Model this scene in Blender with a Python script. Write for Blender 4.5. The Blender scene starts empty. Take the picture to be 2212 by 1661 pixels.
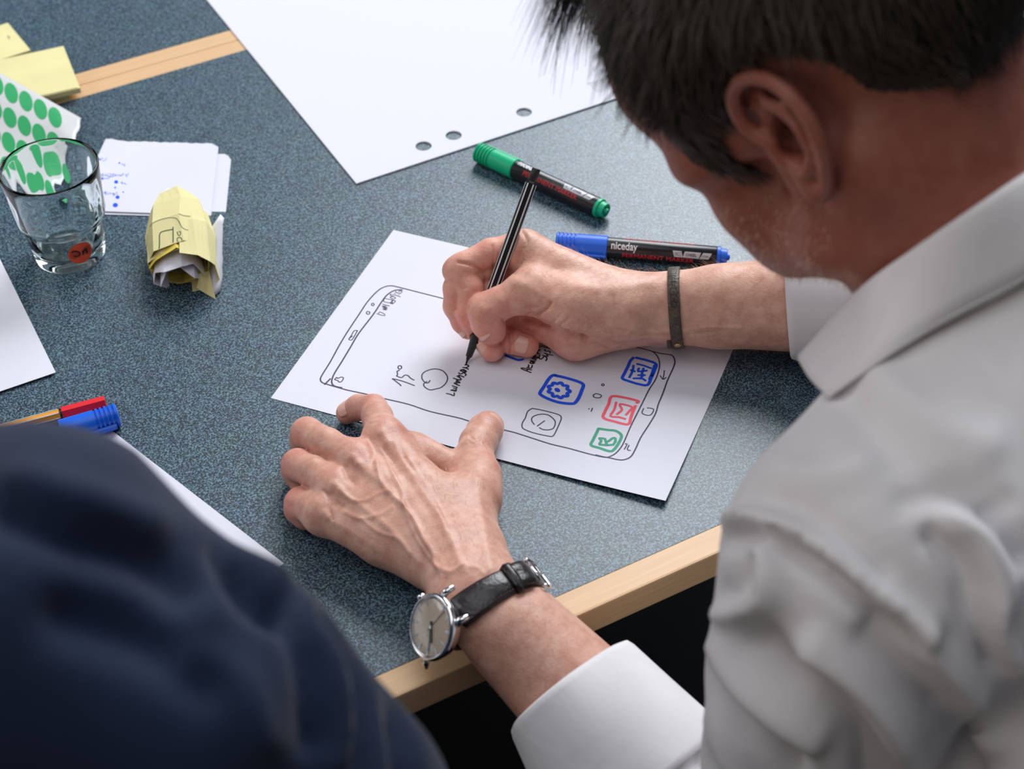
import bpy, bmesh, math, random
import numpy as np
from mathutils import Vector, Matrix
from mathutils.bvhtree import BVHTree
random.seed(7); rng = np.random.default_rng(7)
SC = bpy.context.scene
COL = SC.collection
TZ = 0.74                                   # height of the table top above the floor (m)
# ------------------------------------------------------------------ camera
CR = np.array([[0.8781304833, 0.3397642569, -0.3368190973],
               [-0.4779913412, 0.5932308986, -0.6477664539],
               [-0.0202763919, 0.7298200812, 0.6833385083]])
CC = np.array([-395.1988565, -760.0417077, 801.7793507])     # mm, z = 0 is the table top
FPX = 3500.0
cam = bpy.data.objects.new('camera', bpy.data.cameras.new('camera'))
COL.objects.link(cam)
M4 = Matrix([list(CR[i]) + [CC[i] / 1000 + (TZ if i == 2 else 0)] for i in range(3)] + [[0, 0, 0, 1]])
cam.matrix_world = M4
cam.data.sensor_width = 36.0
cam.data.lens = FPX * 36.0 / 2212
cam.data.clip_start = 0.02
cam.data.dof.use_dof = True
cam.data.dof.focus_distance = 1.135
cam.data.dof.aperture_fstop = 7.2
SC.camera = cam
# ------------------------------------------------------------------ light
w = bpy.data.worlds.new('room_light'); SC.world = w; w.use_nodes = True
bg = w.node_tree.nodes['Background']
bg.inputs[0].default_value = (0.78, 0.86, 1.0, 1); bg.inputs[1].default_value = 0.075


def area(name, loc, target, sx, sy, power, color):
    l = bpy.data.lights.new(name, 'AREA'); l.shape = 'RECTANGLE'; l.size = sx; l.size_y = sy
    l.energy = power; l.color = color
    o = bpy.data.objects.new(name, l); COL.objects.link(o)
    o.location = loc
    d = Vector(target) - Vector(loc)
    o.rotation_euler = d.to_track_quat('-Z', 'Y').to_euler()
    return o


area('window_daylight', (2.85, 2.55, 3.79), (0.05, 0.05, 0.74), 2.85, 3.0, 330, (0.93, 0.96, 1.0))
area('left_window_daylight', (-1.9, 1.7, 1.95), (0.0, 0.0, 0.74), 1.2, 1.2, 17, (0.97, 0.97, 1.0))
area('overhead_fill', (-0.5, -0.2, 3.3), (0.0, -0.2, 0.74), 2.2, 2.2, 25, (0.95, 0.96, 1.0))  # soft fill added overhead to brighten shirts and table, no actual fitting
area('side_window_daylight', (-2.3, -0.9, 2.0), (0.0, -0.1, 0.74), 1.2, 1.2, 9, (1.0, 0.84, 0.68))
SC.view_settings.view_transform = 'Standard'
SC.view_settings.look = 'None'
SC.view_settings.exposure = -0.1
SC.view_settings.gamma = 1.0


# ------------------------------------------------------------------ coordinates (mm, table top = 0)
def ray(px, py):
    return CR @ np.array([(px - 1106) / FPX, -(py - 830.5) / FPX, -1.0])


def P(px, py, z=0.0):                       # point at height z over the table
    d = ray(px, py)
    return CC + d * ((z - CC[2]) / d[2])


def D(px, py, dep):                         # point at a distance along the viewing axis
    return CC + ray(px, py) * dep


def PX(v):                                  # (n,3) -> (n,2)
    q = (v - CC) @ CR
    return np.c_[1106 + FPX * q[:, 0] / -q[:, 2], 830.5 - FPX * q[:, 1] / -q[:, 2]]


def cd(x, y, z):
    v = CR @ np.array([x, y, z], float)
    return v / np.linalg.norm(v)


def m(v):                                   # mm -> blender metres
    v = np.asarray(v, float)
    return v / 1000 + np.array([0, 0, TZ])


def un(v):
    v = np.asarray(v, float)
    return v / np.linalg.norm(v)


def smooth(pts, n=6, closed=False):         # Catmull-Rom
    p = [np.asarray(q, float) for q in pts]
    if len(p) < 3:
        return np.array(p)
    q = [p[-1]] + p + [p[0], p[1]] if closed else [2 * p[0] - p[1]] + p + [2 * p[-1] - p[-2]]
    out = []
    for i in range(1, len(q) - 2):
        a, b, c, d = q[i - 1], q[i], q[i + 1], q[i + 2]
        for k in range(n):
            t = k / n
            out.append(0.5 * (2 * b + (c - a) * t + (2 * a - 5 * b + 4 * c - d) * t * t + (3 * b - a - 3 * c + d) * t ** 3))
    out.append(p[0] if closed else p[-1])
    return np.array(out)


# ------------------------------------------------------------------ materials
def new_mat(name):
    mt = bpy.data.materials.new(name); mt.use_nodes = True
    return mt, mt.node_tree.nodes, mt.node_tree.links, mt.node_tree.nodes['Principled BSDF']


def mat(name, col, rough=0.5, metal=0.0, spec=0.5, var=0.0, vscale=30.0, bump=0.0, bscale=200.0, sheen=0.0, trans=0.0, coat=0.0, alpha_ior=None):
    mt, N, L, b = new_mat(name)
    b.inputs['Base Color'].default_value = (*col, 1); b.inputs['Roughness'].default_value = rough
    b.inputs['Metallic'].default_value = metal; b.inputs['Specular IOR Level'].default_value = spec
    b.inputs['Sheen Weight'].default_value = sheen; b.inputs['Transmission Weight'].default_value = trans
    b.inputs['Coat Weight'].default_value = coat
    if alpha_ior: b.inputs['IOR'].default_value = alpha_ior
    tc = N.new('ShaderNodeTexCoord')
    if var > 0:
        n = N.new('ShaderNodeTexNoise'); n.inputs['Scale'].default_value = vscale; n.inputs['Detail'].default_value = 4
        r = N.new('ShaderNodeValToRGB')
        r.color_ramp.elements[0].position = 0.3; r.color_ramp.elements[1].position = 0.7
        r.color_ramp.elements[0].color = (*[c * (1 - var) for c in col], 1)
        r.color_ramp.elements[1].color = (*[min(1, c * (1 + var)) for c in col], 1)
        L.new(tc.outputs['Object'], n.inputs['Vector']); L.new(n.outputs['Fac'], r.inputs['Fac'])
        L.new(r.outputs['Color'], b.inputs['Base Color'])
    if bump > 0:
        n = N.new('ShaderNodeTexNoise'); n.inputs['Scale'].default_value = bscale; n.inputs['Detail'].default_value = 5
        bp = N.new('ShaderNodeBump'); bp.inputs['Strength'].default_value = bump; bp.inputs['Distance'].default_value = 0.001
        L.new(tc.outputs['Object'], n.inputs['Vector']); L.new(n.outputs['Fac'], bp.inputs['Height'])
        L.new(bp.outputs['Normal'], b.inputs['Normal'])
    return mt


def laminate():
    mt, N, L, b = new_mat('speckled_laminate')
    tc = N.new('ShaderNodeTexCoord')
    n = N.new('ShaderNodeTexNoise'); n.inputs['Scale'].default_value = 780; n.inputs['Detail'].default_value = 2.2
    n.inputs['Roughness'].default_value = 0.55; n.inputs['Distortion'].default_value = 0.7
    r = N.new('ShaderNodeValToRGB'); e = r.color_ramp.elements
    e[0].position = 0.43; e[0].color = (0.004, 0.016, 0.027, 1)
    e[1].position = 0.59; e[1].color = (0.150, 0.250, 0.320, 1)
    k = r.color_ramp.elements.new(0.50); k.color = (0.025, 0.056, 0.085, 1)
    L.new(tc.outputs['Object'], n.inputs['Vector']); L.new(n.outputs['Fac'], r.inputs['Fac'])
    n2 = N.new('ShaderNodeTexNoise'); n2.inputs['Scale'].default_value = 55; n2.inputs['Detail'].default_value = 3
    mx = N.new('ShaderNodeMix'); mx.data_type = 'RGBA'; mx.blend_type = 'MULTIPLY'; mx.inputs[0].default_value = 0.35
    L.new(tc.outputs['Object'], n2.inputs['Vector'])
    L.new(r.outputs['Color'], mx.inputs[6]); L.new(n2.outputs['Color'], mx.inputs[7])
    hs = N.new('ShaderNodeHueSaturation'); hs.inputs['Saturation'].default_value = 1.0; hs.inputs['Value'].default_value = 1.15
    L.new(mx.outputs[2], hs.inputs['Color']); L.new(hs.outputs['Color'], b.inputs['Base Color'])
    bp = N.new('ShaderNodeBump'); bp.inputs['Strength'].default_value = 0.15; bp.inputs['Distance'].default_value = 0.0003
    L.new(n.outputs['Fac'], bp.inputs['Height']); L.new(bp.outputs['Normal'], b.inputs['Normal'])
    b.inputs['Roughness'].default_value = 0.40; b.inputs['Specular IOR Level'].default_value = 0.68
    return mt


def wood():
    mt, N, L, b = new_mat('beech_wood')
    tc = N.new('ShaderNodeTexCoord'); mp = N.new('ShaderNodeMapping'); mp.inputs['Scale'].default_value = (6, 160, 160)
    n = N.new('ShaderNodeTexNoise'); n.inputs['Scale'].default_value = 2.2; n.inputs['Detail'].default_value = 6
    r = N.new('ShaderNodeValToRGB'); e = r.color_ramp.elements
    e[0].position = 0.32; e[0].color = (0.70, 0.445, 0.235, 1); e[1].position = 0.68; e[1].color = (0.77, 0.51, 0.285, 1)
    L.new(tc.outputs['Object'], mp.inputs['Vector']); L.new(mp.outputs['Vector'], n.inputs['Vector'])
    L.new(n.outputs['Fac'], r.inputs['Fac']); L.new(r.outputs['Color'], b.inputs['Base Color'])
    b.inputs['Roughness'].default_value = 0.42
    return mt


def skin():
    mt, N, L, b = new_mat('skin')
    tc = N.new('ShaderNodeTexCoord')
    at = N.new('ShaderNodeAttribute'); at.attribute_name = 'tone'
    n = N.new('ShaderNodeTexNoise'); n.inputs['Scale'].default_value = 95; n.inputs['Detail'].default_value = 6; n.inputs['Roughness'].default_value = 0.65
    r = N.new('ShaderNodeValToRGB'); e = r.color_ramp.elements
    e[0].position = 0.32; e[0].color = (0.63, 0.31, 0.225, 1); e[1].position = 0.66; e[1].color = (0.83, 0.51, 0.39, 1)
    L.new(tc.outputs['Object'], n.inputs['Vector']); L.new(n.outputs['Fac'], r.inputs['Fac'])
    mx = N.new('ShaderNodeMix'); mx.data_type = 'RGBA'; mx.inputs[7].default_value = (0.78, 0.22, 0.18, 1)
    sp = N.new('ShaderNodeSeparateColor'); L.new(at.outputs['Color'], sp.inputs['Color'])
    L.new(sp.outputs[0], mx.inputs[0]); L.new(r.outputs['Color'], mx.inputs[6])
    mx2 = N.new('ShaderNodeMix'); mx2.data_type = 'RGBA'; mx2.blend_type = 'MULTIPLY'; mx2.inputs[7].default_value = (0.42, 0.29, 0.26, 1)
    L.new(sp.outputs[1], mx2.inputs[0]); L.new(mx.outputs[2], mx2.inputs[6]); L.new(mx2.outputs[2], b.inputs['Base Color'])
    b.inputs['Roughness'].default_value = 0.46; b.inputs['Specular IOR Level'].default_value = 0.42
    b.inputs['Subsurface Weight'].default_value = 0.16; b.inputs['Subsurface Radius'].default_value = (1.0, 0.35, 0.18)
    b.inputs['Subsurface Scale'].default_value = 0.004
    v = N.new('ShaderNodeTexVoronoi'); v.inputs['Scale'].default_value = 720
    n2 = N.new('ShaderNodeTexNoise'); n2.inputs['Scale'].default_value = 330; n2.inputs['Detail'].default_value = 5
    ad = N.new('ShaderNodeMath'); ad.operation = 'ADD'
    L.new(tc.outputs['Object'], v.inputs['Vector']); L.new(tc.outputs['Object'], n2.inputs['Vector'])
    L.new(v.outputs['Distance'], ad.inputs[0]); L.new(n2.outputs['Fac'], ad.inputs[1])
    bp = N.new('ShaderNodeBump'); bp.inputs['Strength'].default_value = 0.20; bp.inputs['Distance'].default_value = 0.0005
    L.new(ad.outputs[0], bp.inputs['Height']); L.new(bp.outputs['Normal'], b.inputs['Normal'])
    return mt


def cloth(name, c0, c1, bumpd=0.004, rough=0.85, sheen=0.15, scale=16, weave=1500):
    mt, N, L, b = new_mat(name)
    tc = N.new('ShaderNodeTexCoord')
    n = N.new('ShaderNodeTexNoise'); n.inputs['Scale'].default_value = scale; n.inputs['Detail'].default_value = 5
    n.inputs['Distortion'].default_value = 0.6
    r = N.new('ShaderNodeValToRGB'); e = r.color_ramp.elements
    e[0].position = 0.3; e[0].color = (*c0, 1); e[1].position = 0.7; e[1].color = (*c1, 1)
    L.new(tc.outputs['Object'], n.inputs['Vector']); L.new(n.outputs['Fac'], r.inputs['Fac']); L.new(r.outputs['Color'], b.inputs['Base Color'])
    bp = N.new('ShaderNodeBump'); bp.inputs['Strength'].default_value = 0.6; bp.inputs['Distance'].default_value = bumpd
    L.new(n.outputs['Fac'], bp.inputs['Height'])
    n3 = N.new('ShaderNodeTexNoise'); n3.inputs['Scale'].default_value = weave; n3.inputs['Detail'].default_value = 2
    bp2 = N.new('ShaderNodeBump'); bp2.inputs['Strength'].default_value = 0.15; bp2.inputs['Distance'].default_value = 0.0005
    L.new(tc.outputs['Object'], n3.inputs['Vector']); L.new(n3.outputs['Fac'], bp2.inputs['Height'])
    L.new(bp.outputs['Normal'], bp2.inputs['Normal']); L.new(bp2.outputs['Normal'], b.inputs['Normal'])
    b.inputs['Roughness'].default_value = rough; b.inputs['Sheen Weight'].default_value = sheen
    b.inputs['Specular IOR Level'].default_value = 0.2
    return mt


def glassmat():
    mt, N, L, b = new_mat('clear_glass')
    b.inputs['Base Color'].default_value = (0.93, 0.985, 0.975, 1); b.inputs['Transmission Weight'].default_value = 1
    b.inputs['Roughness'].default_value = 0.0; b.inputs['IOR'].default_value = 1.38
    return mt


MT = dict(
    laminate=laminate(), wood=wood(), skin=skin(), glass=glassmat(),
    paper=mat('white_paper', (0.745, 0.75, 0.83), 0.75, spec=0.2, bump=0.06, bscale=900),
    paper_in=mat('white_paper_inside', (0.74, 0.73, 0.82), 0.8, spec=0.2, bump=0.1, bscale=400),
    backing=mat('waxed_backing_paper', (0.66, 0.67, 0.67), 0.4, spec=0.5, bump=0.05, bscale=300),
    yellow=mat('yellow_paper', (0.78, 0.715, 0.37), 0.75, spec=0.2, var=0.05, vscale=25, bump=0.08, bscale=500),
    yellow2=mat('deep_yellow_paper', (0.82, 0.66, 0.12), 0.75, spec=0.2),
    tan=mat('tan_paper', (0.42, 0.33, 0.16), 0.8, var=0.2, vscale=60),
    dark=mat('floor_carpet', (0.010, 0.011, 0.012), 0.95, spec=0.1, var=0.3, vscale=300, bump=0.5, bscale=600),
    black=mat('black_plastic', (0.012, 0.012, 0.015), 0.28, spec=0.5),
    blackmatte=mat('black_matte_plastic', (0.014, 0.014, 0.016), 0.5),
    bluep=mat('blue_plastic', (0.003, 0.125, 0.74), 0.38),
    greenp=mat('green_plastic', (0.0, 0.47, 0.22), 0.38),
    redp=mat('red_plastic', (0.78, 0.008, 0.02), 0.45),
    orangep=mat('orange_plastic', (0.82, 0.34, 0.03), 0.35),
    whitep=mat('white_print', (0.8, 0.8, 0.82), 0.5),
    silverp=mat('silver_print', (0.52, 0.53, 0.56), 0.45, metal=0.2),
    redprint=mat('red_print', (0.72, 0.02, 0.03), 0.5),
    blackprint=mat('black_print', (0.02, 0.02, 0.025), 0.6),
    greyprint=mat('grey_print', (0.42, 0.44, 0.47), 0.7),
    ink=mat('dark_ink', (0.045, 0.040, 0.085), 0.6),
    inkblack=mat('black_ink', (0.008, 0.008, 0.012), 0.5),
    inkblue=mat('blue_ink', (0.001, 0.085, 0.82), 0.5),
    inkred=mat('red_ink', (0.92, 0.10, 0.15), 0.6),
    inkgreen=mat('green_ink', (0.03, 0.33, 0.19), 0.6),
    inkdkgreen=mat('dark_green_ink', (0.04, 0.075, 0.045), 0.6),
    dotgreen=mat('green_sticker', (0.03, 0.38, 0.13), 0.5),
    dotred=mat('red_sticker', (1.0, 0.12, 0.045), 0.5),
    shirt=cloth('white_shirt_cotton', (0.68, 0.66, 0.67), (0.77, 0.75, 0.76), 0.003),
    navy=cloth('navy_shirt_cotton', (0.0045, 0.011, 0.033), (0.007, 0.017, 0.048), 0.004, scale=12),
    trousers=cloth('dark_trousers', (0.006, 0.006, 0.008), (0.010, 0.010, 0.013), 0.003),
    hair=mat('dark_brown_hair', (0.030, 0.020, 0.013), 0.55, spec=0.35, var=0.4, vscale=200),
    armhair=mat('fair_body_hair', (0.72, 0.50, 0.32), 0.4),
    nail=mat('fingernail', (0.80, 0.46, 0.38), 0.3, spec=0.6),
    nailtip=mat('fingernail_edge', (0.82, 0.70, 0.62), 0.3),
    eyew=mat('eye_white', (0.75, 0.72, 0.70), 0.2), iris=mat('iris', (0.05, 0.08, 0.1), 0.2),
    steel=mat('polished_steel', (0.78, 0.78, 0.80), 0.12, metal=1.0),
    dial=mat('champagne_dial', (0.95, 0.68, 0.55), 0.5),
    leather=mat('black_leather', (0.012, 0.008, 0.010), 0.32, spec=0.6, bump=0.6, bscale=260, var=0.5, vscale=90),
    stitch=mat('dark_red_stitching', (0.07, 0.010, 0.018), 0.7),
    brownleather=mat('worn_brown_leather', (0.085, 0.062, 0.044), 0.5, var=0.45, vscale=220, bump=0.8, bscale=420),
    brass=mat('brass', (0.75, 0.52, 0.22), 0.3, metal=1.0),
    metalleg=mat('grey_metal', (0.3, 0.3, 0.32), 0.4, metal=0.8),
)


# ------------------------------------------------------------------ object helpers
def link(name, me, mt=None, parent=None, sm=False):
    if mt is not None:
        for x in (mt if isinstance(mt, (list, tuple)) else [mt]):
            me.materials.append(MT[x] if isinstance(x, str) else x)
    o = bpy.data.objects.new(name, me); COL.objects.link(o)
    if parent is not None: o.parent = parent
    if sm: me.polygons.foreach_set('use_smooth', [True] * len(me.polygons))
    return o


def tag(o, label=None, cat=None, group=None, kind=None):
    if label: o['label'] = label
    if cat: o['category'] = cat
    if group: o['group'] = group
    if kind: o['kind'] = kind
    return o


def mesh(name, V, F, mt=None, parent=None, sm=False):       # V in mm (table frame)
    me = bpy.data.meshes.new(name)
    me.from_pydata([tuple(x) for x in m(V)], [], [tuple(int(i) for i in f) for f in F]); me.validate(); me.update()
    return link(name, me, mt, parent, sm)


def bmobj(name, bm, mt=None, parent=None, sm=False):
    me = bpy.data.meshes.new(name); bm.normal_update(); bm.to_mesh(me); bm.free()
    return link(name, me, mt, parent, sm)


def empty(name, label, cat, group=None):
    o = bpy.data.objects.new(name, None); COL.objects.link(o); o.empty_display_size = 0.02
    return tag(o, label, cat, group)


class MB:                                    # collects geometry in mm
    def __init__(s): s.V = []; s.F = []

    def add(s, V, F):
        k = len(s.V); s.V += [tuple(v) for v in V]; s.F += [tuple(i + k for i in f) for f in F]

    def build(s, name, mt=None, parent=None, sm=False): return mesh(name, np.array(s.V), s.F, mt, parent, sm)

    def box(s, c, hx, hy, hz, A=np.eye(3), bev=0.0):
        A = np.asarray(A); bev = min(bev, 0.9 * min(hx, hy, hz))
        bm = bmesh.new(); bmesh.ops.create_cube(bm, size=2)
        for v in bm.verts: v.co = Vector((v.co.x * hx, v.co.y * hy, v.co.z * hz))
        if bev > 0: bmesh.ops.bevel(bm, geom=bm.edges[:], offset=bev, segments=2, affect='EDGES', profile=0.7)
        bm.verts.index_update()
        s.add([np.asarray(c) + A.T @ np.array(v.co) for v in bm.verts], [[v.index for v in f.verts] for f in bm.faces]); bm.free()

    def loft(s, rings, cap0=True, cap1=True, closed=True):
        n = len(rings[0]); V = [p for r in rings for p in r]; F = []
        for i in range(len(rings) - 1):
            for j in range(n if closed else n - 1):
                a, b = i * n + j, i * n + (j + 1) % n
                F.append((a, b, b + n, a + n))
        if cap0: F.append(tuple(range(n))[::-1])
        if cap1: F.append(tuple(range((len(rings) - 1) * n, len(rings) * n)))
        s.add(V, F)

    def tube(s, pts, rad, seg=10, caps=True):
        pts = np.asarray(pts, float); n = len(pts)
        rad = [rad] * n if np.isscalar(rad) else rad
        T = np.gradient(pts, axis=0); T /= np.linalg.norm(T, axis=1)[:, None] + 1e-9
        u = np.cross(T[0], [0.13, 0.27, 1.0]); u /= np.linalg.norm(u); rings = []
        for i in range(n):
            u = u - T[i] * (u @ T[i]); u /= np.linalg.norm(u) + 1e-9; v = np.cross(T[i], u)
            rings.append([pts[i] + rad[i] * (math.cos(a) * u + math.sin(a) * v) for a in np.linspace(0, 2 * math.pi, seg, endpoint=False)])
        s.loft(rings, caps, caps)


def lathe(mb, o, ax, prof, seg=28, ref=None, cap1=True):
    """prof: (distance along ax, radius)"""
    ax = un(ax); ref = un(np.cross(ax, [0.3, 0.5, 1]) if ref is None else ref - ax * (ref @ ax)); v = np.cross(ax, ref)
    rings = [[o + ax * t + r * (math.cos(a) * ref + math.sin(a) * v) for a in np.linspace(0, 2 * math.pi, seg, endpoint=False)] for t, r in prof]
    mb.loft(rings, True, cap1)


def ribbon(mb, pts, wid, nrm, lift=0.0, closed=False):
    """flat ink stroke; pts (n,3), nrm (n,3) or (3,)"""
    pts = np.asarray(pts, float); n = len(pts)
    nr = np.tile(nrm, (n, 1)) if np.ndim(nrm) == 1 else np.asarray(nrm)
    T = np.gradient(pts, axis=0); T /= np.linalg.norm(T, axis=1)[:, None] + 1e-9
    if closed: T[0] = T[-1] = un(T[0] + T[-1] + 1e-9)
    S = np.cross(nr, T); S /= np.linalg.norm(S, axis=1)[:, None] + 1e-9
    h = wid / 2
    c = pts + nr * lift
    V = []
    ext = [] if closed else [(c[0] - T[0] * h * 0.7, S[0] * h * 0.6)]
    rows = ext + [(c[i], S[i] * h) for i in range(n)] + ([] if closed else [(c[-1] + T[-1] * h * 0.7, S[-1] * h * 0.6)])
    for q, sd in rows: V += [q - sd, q + sd]
    F = [(2 * i, 2 * i + 2, 2 * i + 3, 2 * i + 1) for i in range(len(rows) - 1)]
    mb.add(V, F)


# ------------------------------------------------------------------ signed-distance sculpting
class Fld:
    def __init__(s, lo, hi, h):
        s.lo = np.asarray(lo, float); s.h = h
        s.n = (np.ceil((np.asarray(hi) - s.lo) / h)).astype(int) + 1
        s.ax = [(s.lo[i] + h * np.arange(s.n[i])).astype(np.float32) for i in range(3)]
        s.F = np.full(s.n, 60, np.float32)

    def blank(s):
        o = object.__new__(Fld); o.lo = s.lo; o.h = s.h; o.n = s.n; o.ax = s.ax; o.F = np.full(s.n, 60, np.float32)
        return o

    def sl(s, lo, hi):
        a = np.clip(np.floor((lo - s.lo) / s.h).astype(int), 0, s.n); b = np.clip(np.ceil((hi - s.lo) / s.h).astype(int) + 1, 0, s.n)
        return tuple(slice(a[i], b[i]) for i in range(3))

    def grid(s, q): return s.ax[0][q[0]][:, None, None], s.ax[1][q[1]][None, :, None], s.ax[2][q[2]][None, None, :]

    def put(s, q, d, k, op='u'):
        A = s.F[q]
        if A.size == 0: return
        if op == 'u':
            hh = np.maximum(k - np.abs(A - d), 0); s.F[q] = np.minimum(A, d) - hh * hh / (4 * k)
        else:
            d = -d; hh = np.maximum(k - np.abs(A - d), 0); s.F[q] = np.maximum(A, d) + hh * hh / (4 * k)

    def cone(s, a, b, ra, rb, k=4.0, op='u', flat=None):
        a = np.asarray(a, float); b = np.asarray(b, float); R = max(ra, rb) + k + 2 * s.h
        q = s.sl(np.minimum(a, b) - R, np.maximum(a, b) + R); X, Y, Z = s.grid(q)
        ba = b - a; L = max(float(ba @ ba), 1e-6)
        px, py, pz = X - a[0], Y - a[1], Z - a[2]
        t = np.clip((px * ba[0] + py * ba[1] + pz * ba[2]) / L, 0, 1)
        dx, dy, dz = px - ba[0] * t, py - ba[1] * t, pz - ba[2] * t
        if flat is not None:                 # squash along a direction: flat = (unit dir, factor)
            f, c = flat; w_ = (dx * f[0] + dy * f[1] + dz * f[2]) * (c - 1)
            dx, dy, dz = dx + f[0] * w_, dy + f[1] * w_, dz + f[2] * w_
        d = np.sqrt(dx * dx + dy * dy + dz * dz) - (ra + (rb - ra) * t)
        s.put(q, d.astype(np.float32), k, op)

    def ell(s, c, r, A=np.eye(3), k=6.0, op='u'):
        """A rows = local axes in field space"""
        c = np.asarray(c, float); A = np.asarray(A, float); r = np.asarray(r, float)
        E = np.sqrt(((A * r[:, None]) ** 2).sum(0)) + k + 2 * s.h
        q = s.sl(c - E, c + E); X, Y, Z = s.grid(q)
        p = [(X - c[0]) * A[i, 0] + (Y - c[1]) * A[i, 1] + (Z - c[2]) * A[i, 2] for i in range(3)]
        k0 = np.sqrt((p[0] / r[0]) ** 2 + (p[1] / r[1]) ** 2 + (p[2] / r[2]) ** 2) + 1e-6
        k1 = np.sqrt((p[0] / r[0] ** 2) ** 2 + (p[1] / r[1] ** 2) ** 2 + (p[2] / r[2] ** 2) ** 2) + 1e-6
        s.put(q, (k0 * (k0 - 1) / k1).astype(np.float32), k, op)

    def chain(s, pts, k=3.0, op='u'):
        for (a, ra), (b, rb) in zip(pts[:-1], pts[1:]): s.cone(a, b, ra, rb, k, op)

    def merge(s, G, k): s.put(tuple(slice(None) for _ in range(3)), G.F, k)

    def surf(s):
        F = s.F; S = F < 0
        c = np.zeros(s.n - 1, np.uint8)
        for i in (0, 1):
            for j in (0, 1):
                for l in (0, 1): c += S[i:s.n[0] - 1 + i, j:s.n[1] - 1 + j, l:s.n[2] - 1 + l]
        act = (c > 0) & (c < 8); I = np.argwhere(act); idx = np.full(act.shape, -1, np.int64); idx[act] = np.arange(len(I))
        acc = np.zeros((len(I), 3)); cnt = np.zeros(len(I))
        for ax in range(3):
            o1, o2 = [t for t in range(3) if t != ax]
            for u in (0, 1):
                for v in (0, 1):
                    a = I.copy(); a[:, o1] += u; a[:, o2] += v; b = a.copy(); b[:, ax] += 1
                    fa = F[a[:, 0], a[:, 1], a[:, 2]]; fb = F[b[:, 0], b[:, 1], b[:, 2]]; mk = (fa < 0) != (fb < 0)
                    t = np.where(mk, fa / np.where(mk, fa - fb, 1), 0); p = (a - I).astype(float); p[:, ax] += t
                    acc[mk] += p[mk]; cnt[mk] += 1
        V = s.lo + (I + acc / np.maximum(cnt, 1)[:, None]) * s.h
        Q = []
        for ax in range(3):
            o1, o2 = (ax + 1) % 3, (ax + 2) % 3
            lo = [slice(None)] * 3; hi = [slice(None)] * 3; lo[ax] = slice(0, -1); hi[ax] = slice(1, None)
            ch = S[tuple(lo)] != S[tuple(hi)]; E = np.argwhere(ch)
            E = E[(E[:, o1] > 0) & (E[:, o2] > 0) & (E[:, o1] < s.n[o1] - 1) & (E[:, o2] < s.n[o2] - 1)]
            ins = S[E[:, 0], E[:, 1], E[:, 2]]
            def cell(d1, d2):
                g = E.copy(); g[:, o1] -= d1; g[:, o2] -= d2; return idx[g[:, 0], g[:, 1], g[:, 2]]
            q = np.stack([cell(1, 1), cell(0, 1), cell(0, 0), cell(1, 0)], 1)
            q[~ins] = q[~ins][:, ::-1]; Q.append(q)
        return V, np.concatenate(Q)


def vnormals(V, Q):
    n = np.zeros_like(V); fn = np.cross(V[Q[:, 2]] - V[Q[:, 0]], V[Q[:, 3]] - V[Q[:, 1]])
    for i in range(4): np.add.at(n, Q[:, i], fn)
    return n / (np.linalg.norm(n, axis=1)[:, None] + 1e-9)


def relax(V, Q, it=2, lam=0.5):
    for _ in range(it):
        acc = np.zeros_like(V); cnt = np.zeros(len(V))
        for i in range(4):
            a, b = Q[:, i], Q[:, (i + 1) % 4]
            np.add.at(acc, a, V[b]); np.add.at(acc, b, V[a]); np.add.at(cnt, a, 1); np.add.at(cnt, b, 1)
        V = V + lam * (acc / np.maximum(cnt, 1)[:, None] - V)
    return V


def segdist(uv, a, b):
    a = np.asarray(a, float); b = np.asarray(b, float); ab = b - a
    t = np.clip(((uv - a) @ ab) / max(ab @ ab, 1e-9), 0, 1)
    return np.linalg.norm(uv - a - t[:, None] * ab, axis=1)


def carve(V, Q, strokes, back=False):
    """strokes: (polyline in the plan of the picture, width, amount mm) raised or cut on the near-side skin"""
    N = vnormals(V, Q); uv = PX(V); view = CC - V; view /= np.linalg.norm(view, axis=1)[:, None]
    f = np.clip((N * view).sum(1) * 2.5, 0, 1); out = np.zeros(len(V))
    for pl, wd, am in strokes:
        pl = smooth(pl, 4); lo = pl.min(0) - 3 * wd; hi = pl.max(0) + 3 * wd
        mk = np.where((uv[:, 0] > lo[0]) & (uv[:, 0] < hi[0]) & (uv[:, 1] > lo[1]) & (uv[:, 1] < hi[1]) & (f > 0))[0]
        if len(mk) == 0: continue
        d = np.full(len(mk), 1e9)
        for a, b in zip(pl[:-1], pl[1:]): d = np.minimum(d, segdist(uv[mk], a, b))
        out[mk] += am * np.exp(-(d / wd) ** 2)
    return V + N * (out * f)[:, None]


def sculpt_mesh(parts):
    Vs = []; Qs = []; k = 0
    for V, Q in parts: Vs.append(V); Qs.append(Q + k); k += len(V)
    return np.concatenate(Vs), np.concatenate(Qs)


def quadmesh(name, V, Q, mt, parent=None, sm=True):
    me = bpy.data.meshes.new(name); v = m(V).astype(np.float32)
    me.vertices.add(len(v)); me.vertices.foreach_set('co', v.ravel())
    me.loops.add(Q.size); me.loops.foreach_set('vertex_index', Q.astype(np.int32).ravel())
    me.polygons.add(len(Q)); me.polygons.foreach_set('loop_start', np.arange(0, Q.size, 4, dtype=np.int32))
    try: me.polygons.foreach_set('loop_total', np.full(len(Q), 4, dtype=np.int32))
    except Exception: pass
    me.update(); me.validate()
    return link(name, me, mt, parent, sm)


def bvh_of(V, F): return BVHTree.FromPolygons([Vector(v) for v in V], [tuple(int(i) for i in f) for f in F])


def hit(bv, px, py):
    d = ray(px, py); d = d / np.linalg.norm(d)
    h = bv.ray_cast(Vector(CC), Vector(d))
    return (np.array(h[0]), np.array(h[1]) * (-1 if h[1].dot(Vector(d)) > 0 else 1)) if h[0] is not None else None


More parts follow.
